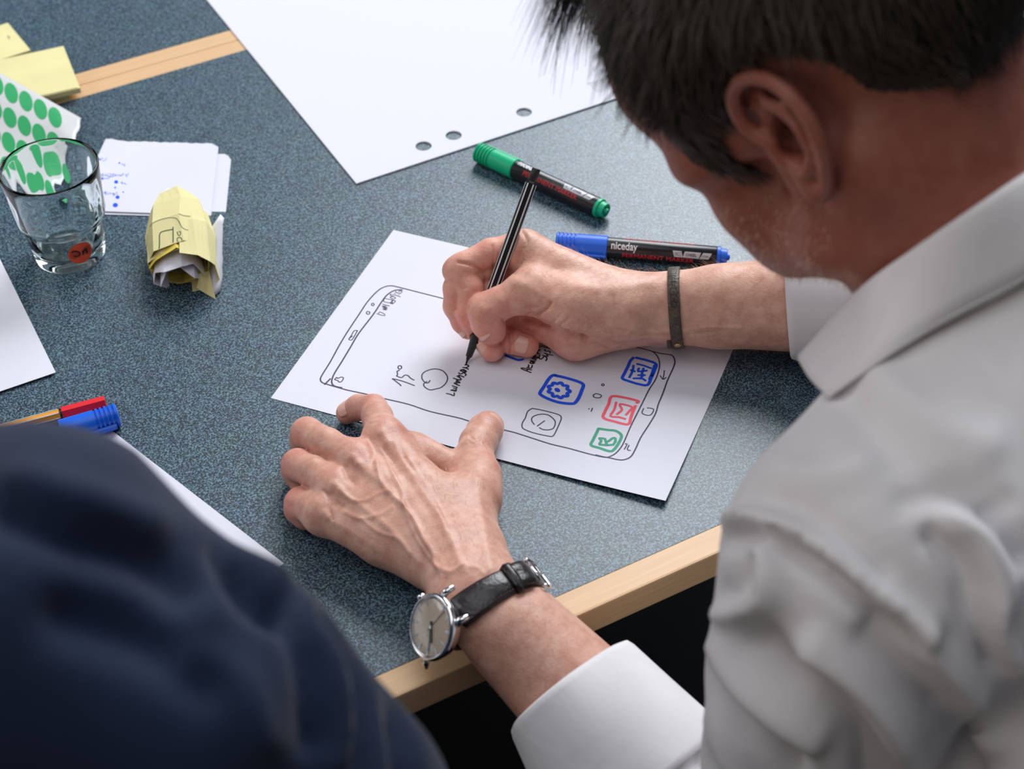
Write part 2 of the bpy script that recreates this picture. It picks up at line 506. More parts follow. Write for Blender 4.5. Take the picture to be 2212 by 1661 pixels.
def ink_on(bv, pls, width, name, mt, parent, lift=0.12, n=4, split=False):
    if split:
        for k_, pl in enumerate(pls): ink_on(bv, [pl], width, name, mt, parent, lift, n)
        return
    mb = MB()
    for pl in pls:
        hs = [hit(bv, *q) for q in smooth(pl, n)]
        run = []
        for h in hs + [None]:
            if h is None or (run and np.linalg.norm(h[0] - run[-1][0]) > 9):
                if len(run) > 1: ribbon(mb, [r[0] for r in run], width, np.array([r[1] for r in run]), lift)
                run = [] if h is None else [h]
            else: run.append(h)
    return mb.build(name, mt, parent) if mb.V else None


# ================================================================== floor and tables
mb = MB(); mb.box((0, 0, -745), 2200, 2200, 5); fl = mb.build('floor', 'dark'); tag(fl, kind='structure')
Y0, Y1 = -187.0, 526.0                      # laminate of the near table
WB = 20.0; GAP = 0.6


def table(name, ya, yb, label, near, far):
    t = empty(name, label, 'table')
    mb = MB(); mb.box((0, (ya + yb) / 2, -11), 850, (yb - ya) / 2, 11); mb.build('table_top', 'laminate', t)
    for a, b, use in ((ya - WB, ya, near), (yb, yb + WB, far)):
        mb = MB(); mb.box((0, (a + b) / 2, -11.9), 870, WB / 2, 12, bev=1.6); mb.build('wooden_edging', 'wood', t)
    for sx in (-1, 1):
        mb = MB(); mb.box((sx * 860, (ya + yb) / 2, -11.9), 10, (yb - ya) / 2, 12, bev=1.6); mb.build('wooden_edging', 'wood', t)
        for y in (ya + 60, yb - 60):
            mb = MB(); mb.tube([(sx * 790, y, -24), (sx * 790, y, -740)], 20, 16); mb.build('leg', 'metalleg', t)
    mb = MB()
    for y in (ya + 60, yb - 60): mb.box((0, y, -45), 770, 10, 20)
    mb.build('apron', 'metalleg', t)
    return t


table('table', Y0, Y1, 'grey-blue speckled table with beech edging that both men lean on', 1, 1)
table('table', Y1 + 2 * WB + GAP, Y1 + 2 * WB + GAP + 713, 'grey-blue speckled table beyond the beech joint at top left', 1, 1)


# ================================================================== paper sheets
def sheet(name, corners, z0, th, mt, label, cat, group=None, lift=None, n=24, parent=None, kind=None):
    """corners: four plan points (mm), bilinear grid with thickness; lift(u,v)->mm"""
    c = [np.asarray(q, float)[:2] for q in corners]
    top = []; bot = []
    for j in range(n + 1):
        for i in range(n + 1):
            u, v = i / n, j / n
            q = c[0] * (1 - u) * (1 - v) + c[1] * u * (1 - v) + c[2] * u * v + c[3] * (1 - u) * v
            z = z0 + (lift(u, v) if lift else 0)
            top.append((q[0], q[1], z + th)); bot.append((q[0], q[1], z))
    V = top + bot; K = (n + 1) ** 2; F = []
    for j in range(n):
        for i in range(n):
            a = j * (n + 1) + i; b = a + 1; d = a + n + 1; e = d + 1
            F += [(a, b, e, d), (K + a, K + d, K + e, K + b)]
    per = [i for i in range(n + 1)] + [j * (n + 1) + n for j in range(1, n + 1)] + [n * (n + 1) + i for i in range(n - 1, -1, -1)] + [j * (n + 1) for j in range(n - 1, 0, -1)]
    for k in range(len(per)):
        a, b = per[k], per[(k + 1) % len(per)]; F.append((a, K + a, K + b, b))
    o = mesh(name, np.array(V), F, mt, parent, True)
    md = o.modifiers.new('edge', 'EDGE_SPLIT'); md.split_angle = 0.6
    return tag(o, label, cat, group, kind)


def poly(name, pts, z0, th, mt, parent=None):     # flat piece with a polygonal outline
    pts = [np.asarray(q, float)[:2] for q in pts]
    a = sum(p[0] * q[1] - q[0] * p[1] for p, q in zip(pts, pts[1:] + pts[:1]))
    if a < 0: pts = pts[::-1]
    n = len(pts); V = [(p[0], p[1], z0 + th) for p in pts] + [(p[0], p[1], z0) for p in pts]
    F = [tuple(range(n)), tuple(range(2 * n - 1, n - 1, -1))] + [(i, n + i, n + (i + 1) % n, (i + 1) % n) for i in range(n)]
    return mesh(name, np.array(V), F, mt, parent)


A4 = [P(585, 860), P(1437, 1092), P(1618, 676), P(850, 497)]


def a4lift(u, v):                            # the near right corner curls up a little
    return 4.5 * max(0, (u - 0.45) / 0.55) ** 2 * max(0, 1 - v / 0.55) ** 1.5 + 0.7 * max(0, 1 - v / 0.3) * math.sin(u * 3.1)


DR = sheet('drawing_paper', A4, 0.05, 0.15, 'paper', 'white paper with a hand-drawn phone screen under both hands', 'paper', lift=a4lift, n=40)
_V = np.array([v.co for v in DR.data.vertices]) * 1000 - np.array([0, 0, TZ * 1000])
DB = bvh_of(_V, [tuple(p.vertices) for p in DR.data.polygons])


def ZD(l): return [(560 + x * .3074, 480 + y * .3074) for x, y in l]


def ZE(l): return [(1080 + x * .1989, 730 + y * .1989) for x, y in l]


def ZT(l): return [(940 + x * .08427, 740 + y * .08427) for x, y in l]


def ZA(l): return [(1100 + x * .06021, 720 + y * .06021) for x, y in l]


def ZS(l): return [(800 + x * .05417, 610 + y * .05417) for x, y in l]


outline = ZD([(1600, 620), (1325, 545), (1150, 500), (1000, 462), (930, 447), (880, 455), (830, 485), (760, 560), (700, 650), (620, 770), (560, 870), (500, 980), (450, 1060), (430, 1100), (440, 1125), (480, 1140), (560, 1163), (620, 1180), (760, 1210), (880, 1240), (1050, 1280), (1200, 1330), (1400, 1375), (1500, 1405), (1720, 1460), (1800, 1480)]) + \
    ZE([(400, 1105), (560, 1155), (750, 1200), (950, 1255), (1100, 1290), (1180, 1300), (1280, 1322), (1350, 1322), (1420, 1290), (1470, 1210), (1530, 1080), (1620, 940), (1690, 820), (1720, 720), (1770, 600), (1820, 460), (1880, 330), (1900, 260), (1880, 200), (1840, 182), (1750, 170), (1650, 145), (1500, 105), (1380, 85), (1100, 20), (800, -60)])
inner_l = ZD([(1005, 475), (950, 480), (900, 510), (860, 560), (800, 650), (700, 780), (640, 880), (580, 980), (530, 1060), (510, 1110), (515, 1140), (540, 1155), (580, 1163)])
inner_r = ZE([(1650, 145), (1700, 185), (1730, 250), (1730, 330), (1690, 450), (1620, 560), (1560, 680), (1490, 820), (1420, 960), (1360, 1100), (1320, 1180), (1260, 1250), (1200, 1285), (1150, 1295), (1040, 1270)])
ink_on(DB, [outline], 1.05, 'phone_outline', 'ink', DR)
ink_on(DB, [inner_l, ZD([(500, 1100), (480, 1120), (460, 1140)])], 1.15, 'screen_line', 'ink', DR)
ink_on(DB, [inner_r], 1.0, 'screen_line', 'ink', DR)


def circ(c, rx, ry, n=12, a0=0, a1=360, rot=0):
    r = math.radians(rot); o = []
    for k in range(n + 1):
        t = math.radians(a0 + (a1 - a0) * k / n); x, y = rx * math.cos(t), ry * math.sin(t)
        o.append((c[0] + x * math.cos(r) - y * math.sin(r), c[1] + x * math.sin(r) + y * math.cos(r)))
    return o


ink_on(DB, [ZD(circ((798, 578), 9, 9, 8)), ZD(circ((765, 637), 12, 10, 8)), ZD([(690, 762), (667, 763), (645, 800), (630, 822), (650, 827), (672, 795), (690, 762)]),
            ZD([(635, 815), (655, 800)]), ZD([(530, 1105), (545, 1090), (552, 1098), (575, 1088), (592, 1095), (580, 1118), (562, 1124), (555, 1115), (548, 1112), (530, 1105)])], 0.8, 'camera_mark', 'ink', DR, n=3, split=True)
ink_on(DB, [ZS([(1120, 375), (1190, 335), (1260, 350), (1265, 385), (1215, 390)]), ZS([(1010, 350), (1020, 390), (1100, 430), (1160, 425), (1230, 445)]), ZS([(950, 435), (1000, 450)]), ZS([(1130, 490), (1160, 475)]),
            ZS([(1200, 580), (1060, 525), (930, 495), (880, 500)]), ZS([(850, 470), (785, 480), (830, 530), (920, 560)]), ZS([(785, 590), (850, 565), (940, 575), (1005, 620), (960, 655), (870, 640), (785, 590)]),
            ZS([(560, 640), (880, 695), (1000, 750), (960, 800), (870, 860), (780, 820), (540, 765), (560, 640)]), ZS([(840, 700), (900, 740), (800, 800), (900, 830), (850, 760), (930, 720)]),
            ZS([(490, 870), (760, 940)]), ZS([(480, 940), (650, 950), (470, 965), (690, 1010), (480, 1020), (680, 1060), (490, 1080), (640, 1100)]),
            ZS([(260, 1250), (540, 1330), (570, 1270), (380, 1180), (320, 1240)])], 0.62, 'status_icons', 'ink', DR, n=3)
ink_on(DB, [ZD(circ((988, 1020), 13, 12, 10)), ZD([(935, 1100), (960, 1118), (990, 1142), (996, 1150)]), ZD([(935, 1100), (975, 1108), (1030, 1125), (1090, 1148)]), ZD([(968, 1048), (972, 1072), (965, 1080), (1000, 1092), (1022, 1075), (1045, 1078), (1062, 1095), (1088, 1110)]), ZD([(968, 1048), (985, 1040)])], 0.95, 'temperature', 'ink', DR, n=3)
ink_on(DB, [ZD([(1200, 1112), (1185, 1130), (1160, 1122), (1143, 1095), (1148, 1065), (1180, 1043), (1235, 1031), (1290, 1045), (1322, 1085), (1315, 1125), (1280, 1160), (1240, 1172), (1200, 1178), (1165, 1160), (1155, 1138), (1178, 1120)])], 0.95, 'cloud', 'ink', DR)
ink_on(DB, [ZT(l) for l in ([(490, 1290), (480, 1365), (400, 1330), (295, 1305)], [(405, 1230), (450, 1210), (500, 1250), (540, 1225), (430, 1225), (500, 1240)], [(530, 1250), (540, 1190), (470, 1165)], [(520, 1180), (560, 1150), (440, 1110)],
                             [(625, 1105), (560, 1080), (490, 1045), (530, 1030), (560, 1070)], [(540, 1000), (560, 980), (635, 1025), (600, 1035), (545, 1005)], [(550, 960), (640, 965)], [(470, 915), (580, 950), (665, 955), (640, 910), (560, 860)],
                             [(640, 915), (600, 840), (650, 850), (735, 885)], [(600, 775), (640, 805), (700, 790), (720, 750), (640, 720), (700, 700), (790, 760), (740, 770), (790, 820), (770, 850)], [(650, 720), (720, 690), (800, 740), (740, 760)], [(710, 640), (780, 650), (850, 685)], [(760, 650), (850, 620), (850, 590), (800, 575), (765, 575)])],
       1.1, 'handwriting', 'inkblack', DR, n=3)
ink_on(DB, [ZA(l) for l in ([(780, 1410), (440, 1275), (500, 1250), (800, 1320)], [(620, 1340), (680, 1290)], [(640, 1220), (700, 1200), (690, 1130)], [(640, 1220), (780, 1260), (830, 1150)], [(740, 1050), (800, 1020), (860, 1080), (790, 1090), (740, 1050)], [(860, 1090), (910, 1050), (760, 980)], [(760, 980), (940, 1000)],
                             [(810, 900), (960, 960)], [(960, 940), (820, 905), (900, 880), (1000, 900), (1020, 850), (860, 860), (950, 800)], [(1010, 720), (1080, 745)], [(1000, 700), (1050, 600), (1110, 605)], [(1060, 520), (1130, 510)], [(1050, 450), (1200, 470), (1400, 500)],
                             [(1100, 780), (1070, 880), (1130, 930), (1210, 880), (1250, 830), (1330, 860), (1350, 930), (1310, 990)], [(1190, 790), (1350, 830)], [(1250, 710), (1400, 760), (1560, 790)], [(1390, 830), (1340, 760)], [(1300, 580), (1260, 610), (1330, 650), (1420, 640), (1470, 680), (1450, 720)], [(1250, 500), (1420, 540), (1590, 560)], [(1380, 470), (1480, 520)])],
       1.1, 'handwriting', 'inkblack', DR, n=3)
# phone app icons
ink_on(DB, [ZE([(580, 405), (700, 430), (850, 475), (905, 510), (890, 565), (860, 640), (825, 695), (780, 715), (640, 700), (520, 660), (440, 615), (440, 585), (480, 525), (530, 445), (580, 405), (640, 418)])], 2.7, 'gear_icon_frame', 'inkblue', DR)
gear = []
for k in range(73):
    t = math.radians(k * 5); rr = 1 + 0.13 * math.cos(9 * t)
    gear.append((640 + 108 * rr * math.cos(t) * 1.0, 568 + 76 * rr * math.sin(t) + 12 * math.cos(t)))
ink_on(DB, [ZE(gear)], 2.7, 'gear_icon', 'inkblue', DR, n=1)
ink_on(DB, [ZE(circ((622, 566), 22, 14, 12, rot=30)), ZE([(600, 555), (645, 580)])], 1.5, 'gear_hub', 'inkblue', DR, n=1)
ink_on(DB, [ZE([(350, 765), (480, 790), (640, 835), (665, 870), (650, 920), (600, 1030), (570, 1068), (520, 1065), (380, 1035), (260, 990), (238, 950), (250, 910), (275, 870), (300, 800), (350, 765)]),
            ZE([(372, 940), (345, 900), (350, 865), (390, 840), (460, 828), (530, 840), (590, 890), (600, 930), (580, 980), (530, 998), (470, 995), (428, 975)]), ZE([(485, 900), (405, 957)])], 0.9, 'clock_icon', 'ink', DR)
ink_on(DB, [ZE(circ((1118, 510), 13, 11, 8)), ZE([(1010, 627), (1040, 605), (1100, 622), (1085, 650), (1030, 648), (1010, 627)]), ZE([(962, 773), (970, 768)]), ZE([(1005, 762), (990, 798)])], 0.85, 'page_mark', 'ink', DR, n=2, split=True)
ink_on(DB, [ZE([(1450, 215), (1415, 250), (1390, 310), (1350, 390), (1330, 440), (1400, 470), (1500, 500), (1600, 512), (1640, 440), (1675, 360), (1695, 285), (1600, 245), (1480, 215)]), ZE([(1680, 300), (1655, 380), (1625, 450)])], 2.4, 'calendar_icon_frame', 'inkblue', DR)
ink_on(DB, [ZE([(1490, 283), (1560, 300), (1640, 330)]), ZE([(1450, 300), (1440, 360), (1405, 430)]), ZE([(1420, 350), (1465, 365)]), ZE([(1510, 330), (1500, 365), (1595, 355)]), ZE([(1560, 330), (1540, 390)]), ZE([(1500, 405), (1575, 405)]), ZE([(1450, 440), (1540, 440), (1580, 465)]), ZE([(1560, 400), (1520, 445)])], 1.9, 'calendar_icon', 'inkblue', DR, n=2)
ink_on(DB, [ZE([(1485, 705), (1498, 685), (1350, 648), (1215, 635), (1180, 720), (1140, 800), (1125, 868), (1250, 910), (1390, 938), (1420, 870), (1440, 810), (1470, 738)])], 2.3, 'mail_icon_frame', 'inkred', DR)
ink_on(DB, [ZE([(1262, 700), (1240, 780), (1200, 850), (1290, 860), (1360, 880)]), ZE([(1270, 828), (1325, 780), (1300, 718), (1430, 748), (1410, 790), (1368, 835)])], 1.85, 'mail_icon', 'inkred', DR, n=3)
ink_on(DB, [ZE([(1070, 985), (1180, 1000), (1260, 1010), (1320, 1060), (1290, 1140), (1240, 1210), (1190, 1230), (1080, 1195), (990, 1165), (1010, 1110), (1050, 1030), (1070, 985)])], 2.2, 'book_icon_frame', 'inkgreen', DR)
ink_on(DB, [ZE([(1080, 1090), (1140, 1095), (1155, 1135), (1225, 1088), (1255, 1095), (1230, 1160), (1100, 1160), (1080, 1150), (1100, 1120), (1080, 1090)]), ZE([(1150, 1130), (1160, 1160)])], 2.0, 'book_icon', 'inkgreen', DR, n=2)
ink_on(DB, [ZE([(1785, 355), (1780, 400), (1770, 450)]), ZE([(1740, 410), (1770, 450), (1805, 430)]), ZE([(1600, 760), (1670, 775), (1630, 840), (1545, 820), (1560, 765)]), ZE([(1360, 1150), (1380, 1155), (1350, 1210)]), ZE([(1402, 1165), (1385, 1200), (1390, 1218), (1417, 1222)])], 0.85, 'button_mark', 'ink', DR, n=3, split=True)
ink_on(DB, [[(1092, 768), (1108, 774), (1120, 778), (1130, 776)]], 2.2, 'icon_edge', 'inkblue', DR)

# ---- large ring-holed sheet (a thin pad) at the top
c0 = P(770, 397, 1); e1 = un(P(450, 4, 1) - c0); e2 = un(P(1350, 213, 1) - c0)
e2 = un(e2 - e1 * (e1 @ e2))


def pad_with_holes():
    W_, H_ = 594.0, 420.0
    t = empty('punched_paper', 'large white punched sheet lying across the joint of the tables', 'paper')
    bm = bmesh.new()
    holes = []
    for q in ((915, 316), (980, 293), (1132, 243)):
        v = P(*q, 1.2) - c0; holes.append((v @ e2, v @ e1))
    # the strip with the holes is cut in cells; each hole cell is a ring of triangles to the cell border
    R0 = 7.0; seg = 24; y1 = 34.0; xs = [0.0]
    for hx, hy in holes: xs += [hx - 10, hx + 10]
    xs += [W_]
    V = []; F = []

    def addv(x, y, z):
        V.append(c0 * np.array([1, 1, 0]) + e2 * x + e1 * y + np.array([0, 0, z])); return len(V) - 1
    zt, zb = 1.5, 0.1
    for a, b in zip(xs[:-1], xs[1:]):
        hole = [h for h in holes if a < h[0] < b and b - a < 22]
        if not hole:
            for z, fl in ((zt, 0), (zb, 1)):
                i = [addv(a, 0, z), addv(b, 0, z), addv(b, y1, z), addv(a, y1, z)]; F.append(i if not fl else i[::-1])
        else:
            hx, hy = hole[0]
            for z, fl in ((zt, 0), (zb, 1)):
                out = []; inn = []
                for k in range(seg):
                    t_ = 2 * math.pi * k / seg; cx_, sy_ = math.cos(t_), math.sin(t_)
                    s_ = min((b - hx) / cx_ if cx_ > 1e-6 else ((a - hx) / cx_ if cx_ < -1e-6 else 1e9), (y1 - hy) / sy_ if sy_ > 1e-6 else ((0 - hy) / sy_ if sy_ < -1e-6 else 1e9))
                    out.append(addv(hx + cx_ * s_, hy + sy_ * s_, z)); inn.append(addv(hx + cx_ * R0, hy + sy_ * R0, z))
                # corners
                for k in range(seg):
                    l = (k + 1) % seg; f = [inn[k], out[k], out[l], inn[l]]; F.append(f if not fl else f[::-1])
                for X_, Y_ in ((a, 0), (b, 0), (b, y1), (a, y1)):
                    ang = math.atan2(Y_ - hy, X_ - hx) % (2 * math.pi); k = int(ang / (2 * math.pi / seg)); l = (k + 1) % seg
                    q = addv(X_, Y_, z); f = [out[k], q, out[l]]; F.append(f if not fl else f[::-1])
                if fl == 0: topin = inn
                else:
                    for k in range(seg):
                        l = (k + 1) % seg; F.append([topin[l], inn[l], inn[k], topin[k]])
    for z, fl in ((zt, 0), (zb, 1)):
        i = [addv(0, y1, z), addv(W_, y1, z), addv(W_, H_, z), addv(0, H_, z)]; F.append(i if not fl else i[::-1])
    per = [(0, 0), (W_, 0), (W_, H_), (0, H_)]
    for k in range(4):
        a, b = per[k], per[(k + 1) % 4]; F.append([addv(*a, zt), addv(*a, zb), addv(*b, zb), addv(*b, zt)])
    mesh('paper_sheet', np.array(V), F, 'paper', t)
    mbp = MB()                                # small printed caption of fine slanted lines
    q0 = P(1269, 181, 1.6); q1 = P(1336, 163, 1.6)
    ribbon(mbp, [q0, q0 + (q1 - q0) * .26], 1.3, np.array([0, 0, 1.0]), 0.05)
    ribbon(mbp, [q0 + (q1 - q0) * .3, q1], 0.6, np.array([0, 0, 1.0]), 0.05)
    dn = P(1293, 205, 1.6) - P(1272, 184, 1.6)
    for k in range(15):
        s_ = q0 + (q1 - q0) * (0.04 + k * 0.066) + dn * 0.12; L_ = [1, 1, .9, 1, 1, .8, .9, .7, .65, .75, .8, .95, .9, .55, .5][k]
        ribbon(mbp, [s_, s_ + dn * (L_ * .85)], 0.55, np.array([0, 0, 1.0]), 0.05)
    mbp.build('printed_caption', 'greyprint', t)
    return t


pad_with_holes()

# ---- paper stack on the left and sheet under the sleeve
LS = P(121, 806, 1.2); la = un(P(0, 560, 1.2) - LS); lb = un(P(2, 853, 1.2) - LS); lb = un(lb - la * (la @ lb))
for k, (z, off, rot, lab) in enumerate(((0.05, (-5, 4.5), -0.020, 'lowest white sheet of the stack at the left edge'), (0.85, (-2.5, 1.5), -0.008, 'middle white sheet of the stack at the left edge'), (1.7, (0, 0), 0, 'topmost white sheet of the stack at the left edge'))):
    ca, sa = math.cos(rot), math.sin(rot); Rz = np.array([[ca, -sa, 0], [sa, ca, 0], [0, 0, 1]])
    a_, b_ = Rz @ la, Rz @ lb; o_ = LS + lb * (-off[0]) * 1.0 + la * (off[1] - 5)
    o_ = o_ + (la * 5)
    sheet('paper_sheet', [o_, o_ + b_ * 210, o_ + b_ * 210 + a_ * 297, o_ + a_ * 297], z, 0.35, 'paper', lab, 'paper', 'white sheets stacked at the left edge', lift=lambda u, v, z=z: z * 0.25 * u * (1 - v), n=6)
ra = P(613, 1217); rb = un(P(243, 931) - ra); rc = un(np.cross(rb, [0, 0, -1])); rc = rc if rc @ (P(597, 1234) - ra) > 0 else -rc
sheet('paper_sheet', [ra, ra + rc * 297, ra + rc * 297 + rb * 210, ra + rb * 210][::1], 0.05, 0.2, 'paper', 'white sheet running from the blue marker cap under the navy sleeve', 'paper', n=6)

# ---- torn white note paper behind the glass
def torn(name, pts, z, mt, label):
    o = poly(name, [P(x, y, z) for x, y in pts], z, 0.25, mt); return tag(o, label, 'paper', 'torn white note papers behind the glass')


tt = [(228, 301), (240, 300), (258, 304)]
for k in range(18):
    x = 268 + k * 11.2; tt.append((x, 305 + (x - 268) * 0.028 + (1.4 if k % 2 else -0.6) * (0.6 + 0.4 * math.sin(k * 2.1))))
tt += [(472, 318), (455, 466), (340, 461), (205, 456), (200, 380), (210, 340)]
torn('note_paper', [(455, 340), (470, 333), (486, 333), (494, 338), (499, 346), (488, 458), (420, 457), (430, 400)], 0.05, 'paper', 'torn white note paper lowest and furthest right behind the glass')
torn('note_paper', [(205, 463), (453, 470), (457, 464), (460, 380), (330, 350), (215, 400)], 0.45, 'paper', 'white note paper peeking out under the blotted one behind the glass')
NP = torn('note_paper', tt, 1.6, 'paper', 'white note paper with blue ink blots, topmost behind the glass')
for c, r in (((258, 352), 2.2), ((251, 393), 4.3), ((249, 405), 2.2), ((254, 426), 4.4), ((249, 443), 5.6), ((266, 415), 1.6)):
    poly('ink_blot', [P(c[0] + r * math.cos(a) * random.uniform(.85, 1.15), c[1] + r * math.sin(a) * .85, 1.9) for a in np.linspace(0, 6.28, 12, endpoint=False)], 1.87, 0.06, 'inkblue', NP)
mb = MB()
for (x0, x1, y) in ((208, 232, 344), (212, 278, 378), (214, 236, 384), (220, 254, 418), (262, 272, 395), (262, 270, 356)):
    for k in range(int((x1 - x0) * 1.1)):
        x = random.uniform(x0, x1); yy = y + random.gauss(0, 1.9); a = random.uniform(0, 3.14); l = random.uniform(.6, 2.2)
        ribbon(mb, [P(x, yy, 1.88), P(x + l * math.cos(a), yy + l * math.sin(a), 1.88)], random.uniform(.3, .8), np.array([0, 0, 1.]), 0.03)
o = mb.build('ink_smears', 'inkblue', NP); o['kind'] = 'stuff'

# ---- yellow sticky note pads
def pad(tr, br, bl_dir_px, size, z, th, label, n=1, name='sticky_note_pad'):
    TRq, BRq = P(*tr, z + th), P(*br, z + th); d = un(P(*bl_dir_px, z + th) - BRq); u_ = un(TRq - BRq); d = un(d - u_ * (u_ @ d)); size = (size[0], max(size[1], np.linalg.norm(TRq - BRq)))
    t = poly(name, [BRq, BRq + u_ * size[1], BRq + u_ * size[1] + d * size[0], BRq + d * size[0]], z, th, 'yellow'); tag(t, label, 'sticky notes', 'yellow sticky note pads')
    return t, BRq, u_, d


pad((138, 140), (149, 205), (108, 216), (76, 51), 0.1, 5, 'yellow sticky note pad lowest of the pile by the beech strip')
t_, B_, u_, d_ = pad((137, 99), (173, 190), (95, 209), (76, 51), 6.0, 5, 'yellow sticky note pad on top, beside the beech joint strip')
mb = MB(); mb.box(B_ + u_ * 24 + d_ * 38 + np.array([0, 0, 0.2]), 36, 23, 0.4, A=np.array([d_, u_, np.cross(d_, u_)])); mb.build('top_note', 'yellow', t_)
t_, B_, u_, d_ = pad((17, 49), (66, 108), (0, 128), (76, 51), 0.1, 3.2, 'yellow sticky note pad furthest from the glass, at the left edge')
mb = MB()
for dx in (0, 1.4): ribbon(mb, [P(16, 77 + dx * 2.4, 3.6), P(22, 80 + dx * 2.4, 3.6)], 0.5, np.array([0, 0, 1.]), 0.05)
mb.build('ink_mark', 'inkdkgreen', t_)


# ---- sheet of green dot stickers
SO = P(120, 252, 14); SU = (P(28, 200, 14) - SO) / 3; SV = P(110, 312, 14) - P(118, 251, 14)


def zst(i, j): return 1.2 + 13.0 * math.exp(-(max(0, j + .2) / 2.0) ** 2) + 2.2 * math.exp(-((i + .6) / .8) ** 2) * math.sin(j * 2.2 + .5)


def spt(i, j, dz=0): return P(119 - 31.5 * i - 3 * j, 254 - 17.5 * i + 53 * j, max(0.3, zst(i, j)) + dz)


st = empty('dot_sticker_sheet', 'sheet of green dot stickers curling up behind the glass', 'stickers')
V = []; F = []; ni, nj = 34, 24
for j in range(nj + 1):
    for i in range(ni + 1):
        jj = -0.55 + 4.3 * j / nj; edge = -1.72 + 0.05 * math.sin(j * 1.9) + 0.42 * max(0, jj + .3)
        ii = edge + (7.5 - edge) * i / ni
        V.append(spt(ii, jj))
for j in range(nj):
    for i in range(ni):
        a = j * (ni + 1) + i; F.append((a, a + ni + 1, a + ni + 2, a + 1))
o = mesh('backing_paper', np.array(V), F, 'backing', st, True)
md = o.modifiers.new('thick', 'SOLIDIFY'); md.thickness = 0.0003; md.offset = 0
for j in range(0, 4):
    for i in range(-1 if j > 1 else 0, 7):
        jj = j; mbd = MB(); nr = un(np.cross(spt(i + .3, jj) - spt(i - .3, jj), spt(i, jj + .3) - spt(i, jj - .3)))
        if nr[2] < 0: nr = -nr
        ring = [spt(i + .47 * math.cos(a), jj + .39 * math.sin(a), 0) + nr * 0.35 for a in np.linspace(0, 2 * math.pi, 22, endpoint=False)]
        c_ = spt(i, jj) + nr * 0.42
        mbd.add([c_] + ring, [(0, 1 + k, 1 + (k + 1) % 22) for k in range(22)])
        mbd.build('green_dot', 'dotgreen', st, True)


# ================================================================== tumbler
def make_glass():
    t = empty('drinking_glass', 'clear stackable drinking glass with a red dot sticker', 'glass')
    c = (P(154, 549, 0) + np.array([0, 0, 0])); c[2] = 0.3
    prof = [(0, 18), (0, 25), (1.5, 27.2), (8, 28.6), (20, 29.6), (33, 30.3), (36, 30.8), (38.0, 34.0), (42, 35.0), (60, 36.0), (78, 37.4), (84.4, 38.0), (85.6, 37.4), (85.6, 36.6), (84.4, 36.2)]
    inn = [(60, 34.4), (43, 33.2), (39.5, 32.0), (37, 29.2), (30, 28.4), (14, 26.0), (10, 23.5), (8.6, 18), (8.2, 0.05)]
    seg = 96; rings = []
    for z, r in prof:
        rings.append([c + np.array([r * math.cos(a), r * math.sin(a), z]) for a in np.linspace(0, 2 * math.pi, seg, endpoint=False)])
    for z, r in inn:
        fl = 1.0 if 36 < z < 82 else (0.5 if 12 < z <= 36 else 0.0)
        rings.append([c + np.array([(r - fl * 0.7 * abs(math.sin(a * 6)) ** 3) * math.cos(a), (r - fl * 0.7 * abs(math.sin(a * 6)) ** 3) * math.sin(a), z]) for a in np.linspace(0, 2 * math.pi, seg, endpoint=False)])
    bot = [[c + np.array([r * math.cos(a), r * math.sin(a), z]) for a in np.linspace(0, 2 * math.pi, seg, endpoint=False)] for z, r in ((2.4, 0.05), (2.0, 12), (0.6, 16))]
    mb = MB(); mb.loft(bot + rings, True, True); g = mb.build('glass_body', 'glass', t, True)
    # sticker on the outer wall towards the viewer
    a0 = math.atan2(*(P(166, 530, 20) - c)[1::-1]); mb = MB(); pts = []
    cc = P(158, 530, 17); a0 = math.atan2(cc[1] - c[1], cc[0] - c[0]); zc = 20.0

    def wall(s, z): r = 29.75 + (z - 20) * 0.06; a = a0 + s / r; return c + np.array([r * math.cos(a), r * math.sin(a), z])
    ringp = [wall(10 * math.cos(k), zc + 10 * math.sin(k)) for k in np.linspace(0, 2 * math.pi, 28, endpoint=False)]
    mb.add([wall(0, zc)] + ringp, [(0, 1 + k, 1 + (k + 1) % 28) for k in range(28)]); s_ = mb.build('red_sticker', 'dotred', t, True)
    mb = MB(); nr = un(np.array([math.cos(a0), math.sin(a0), 0]))
    for l in ([(-6, 2.6), (-4, 3.0), (-1.2, 1.2), (-1, -.8), (-3, -1.4), (-5.2, -.6)], [(1.2, -1.6), (1.6, 1.4), (2.0, 0.2), (3.4, 1.6), (4.4, 1.3), (4.4, -1.6)]):
        ribbon(mb, smooth([wall(x * 1.1, zc + y * 1.3) + nr * .15 for x, y in l], 4), 1.1, nr, 0.05)
    mb.build('sticker_writing', 'inkblack', s_)


make_glass()


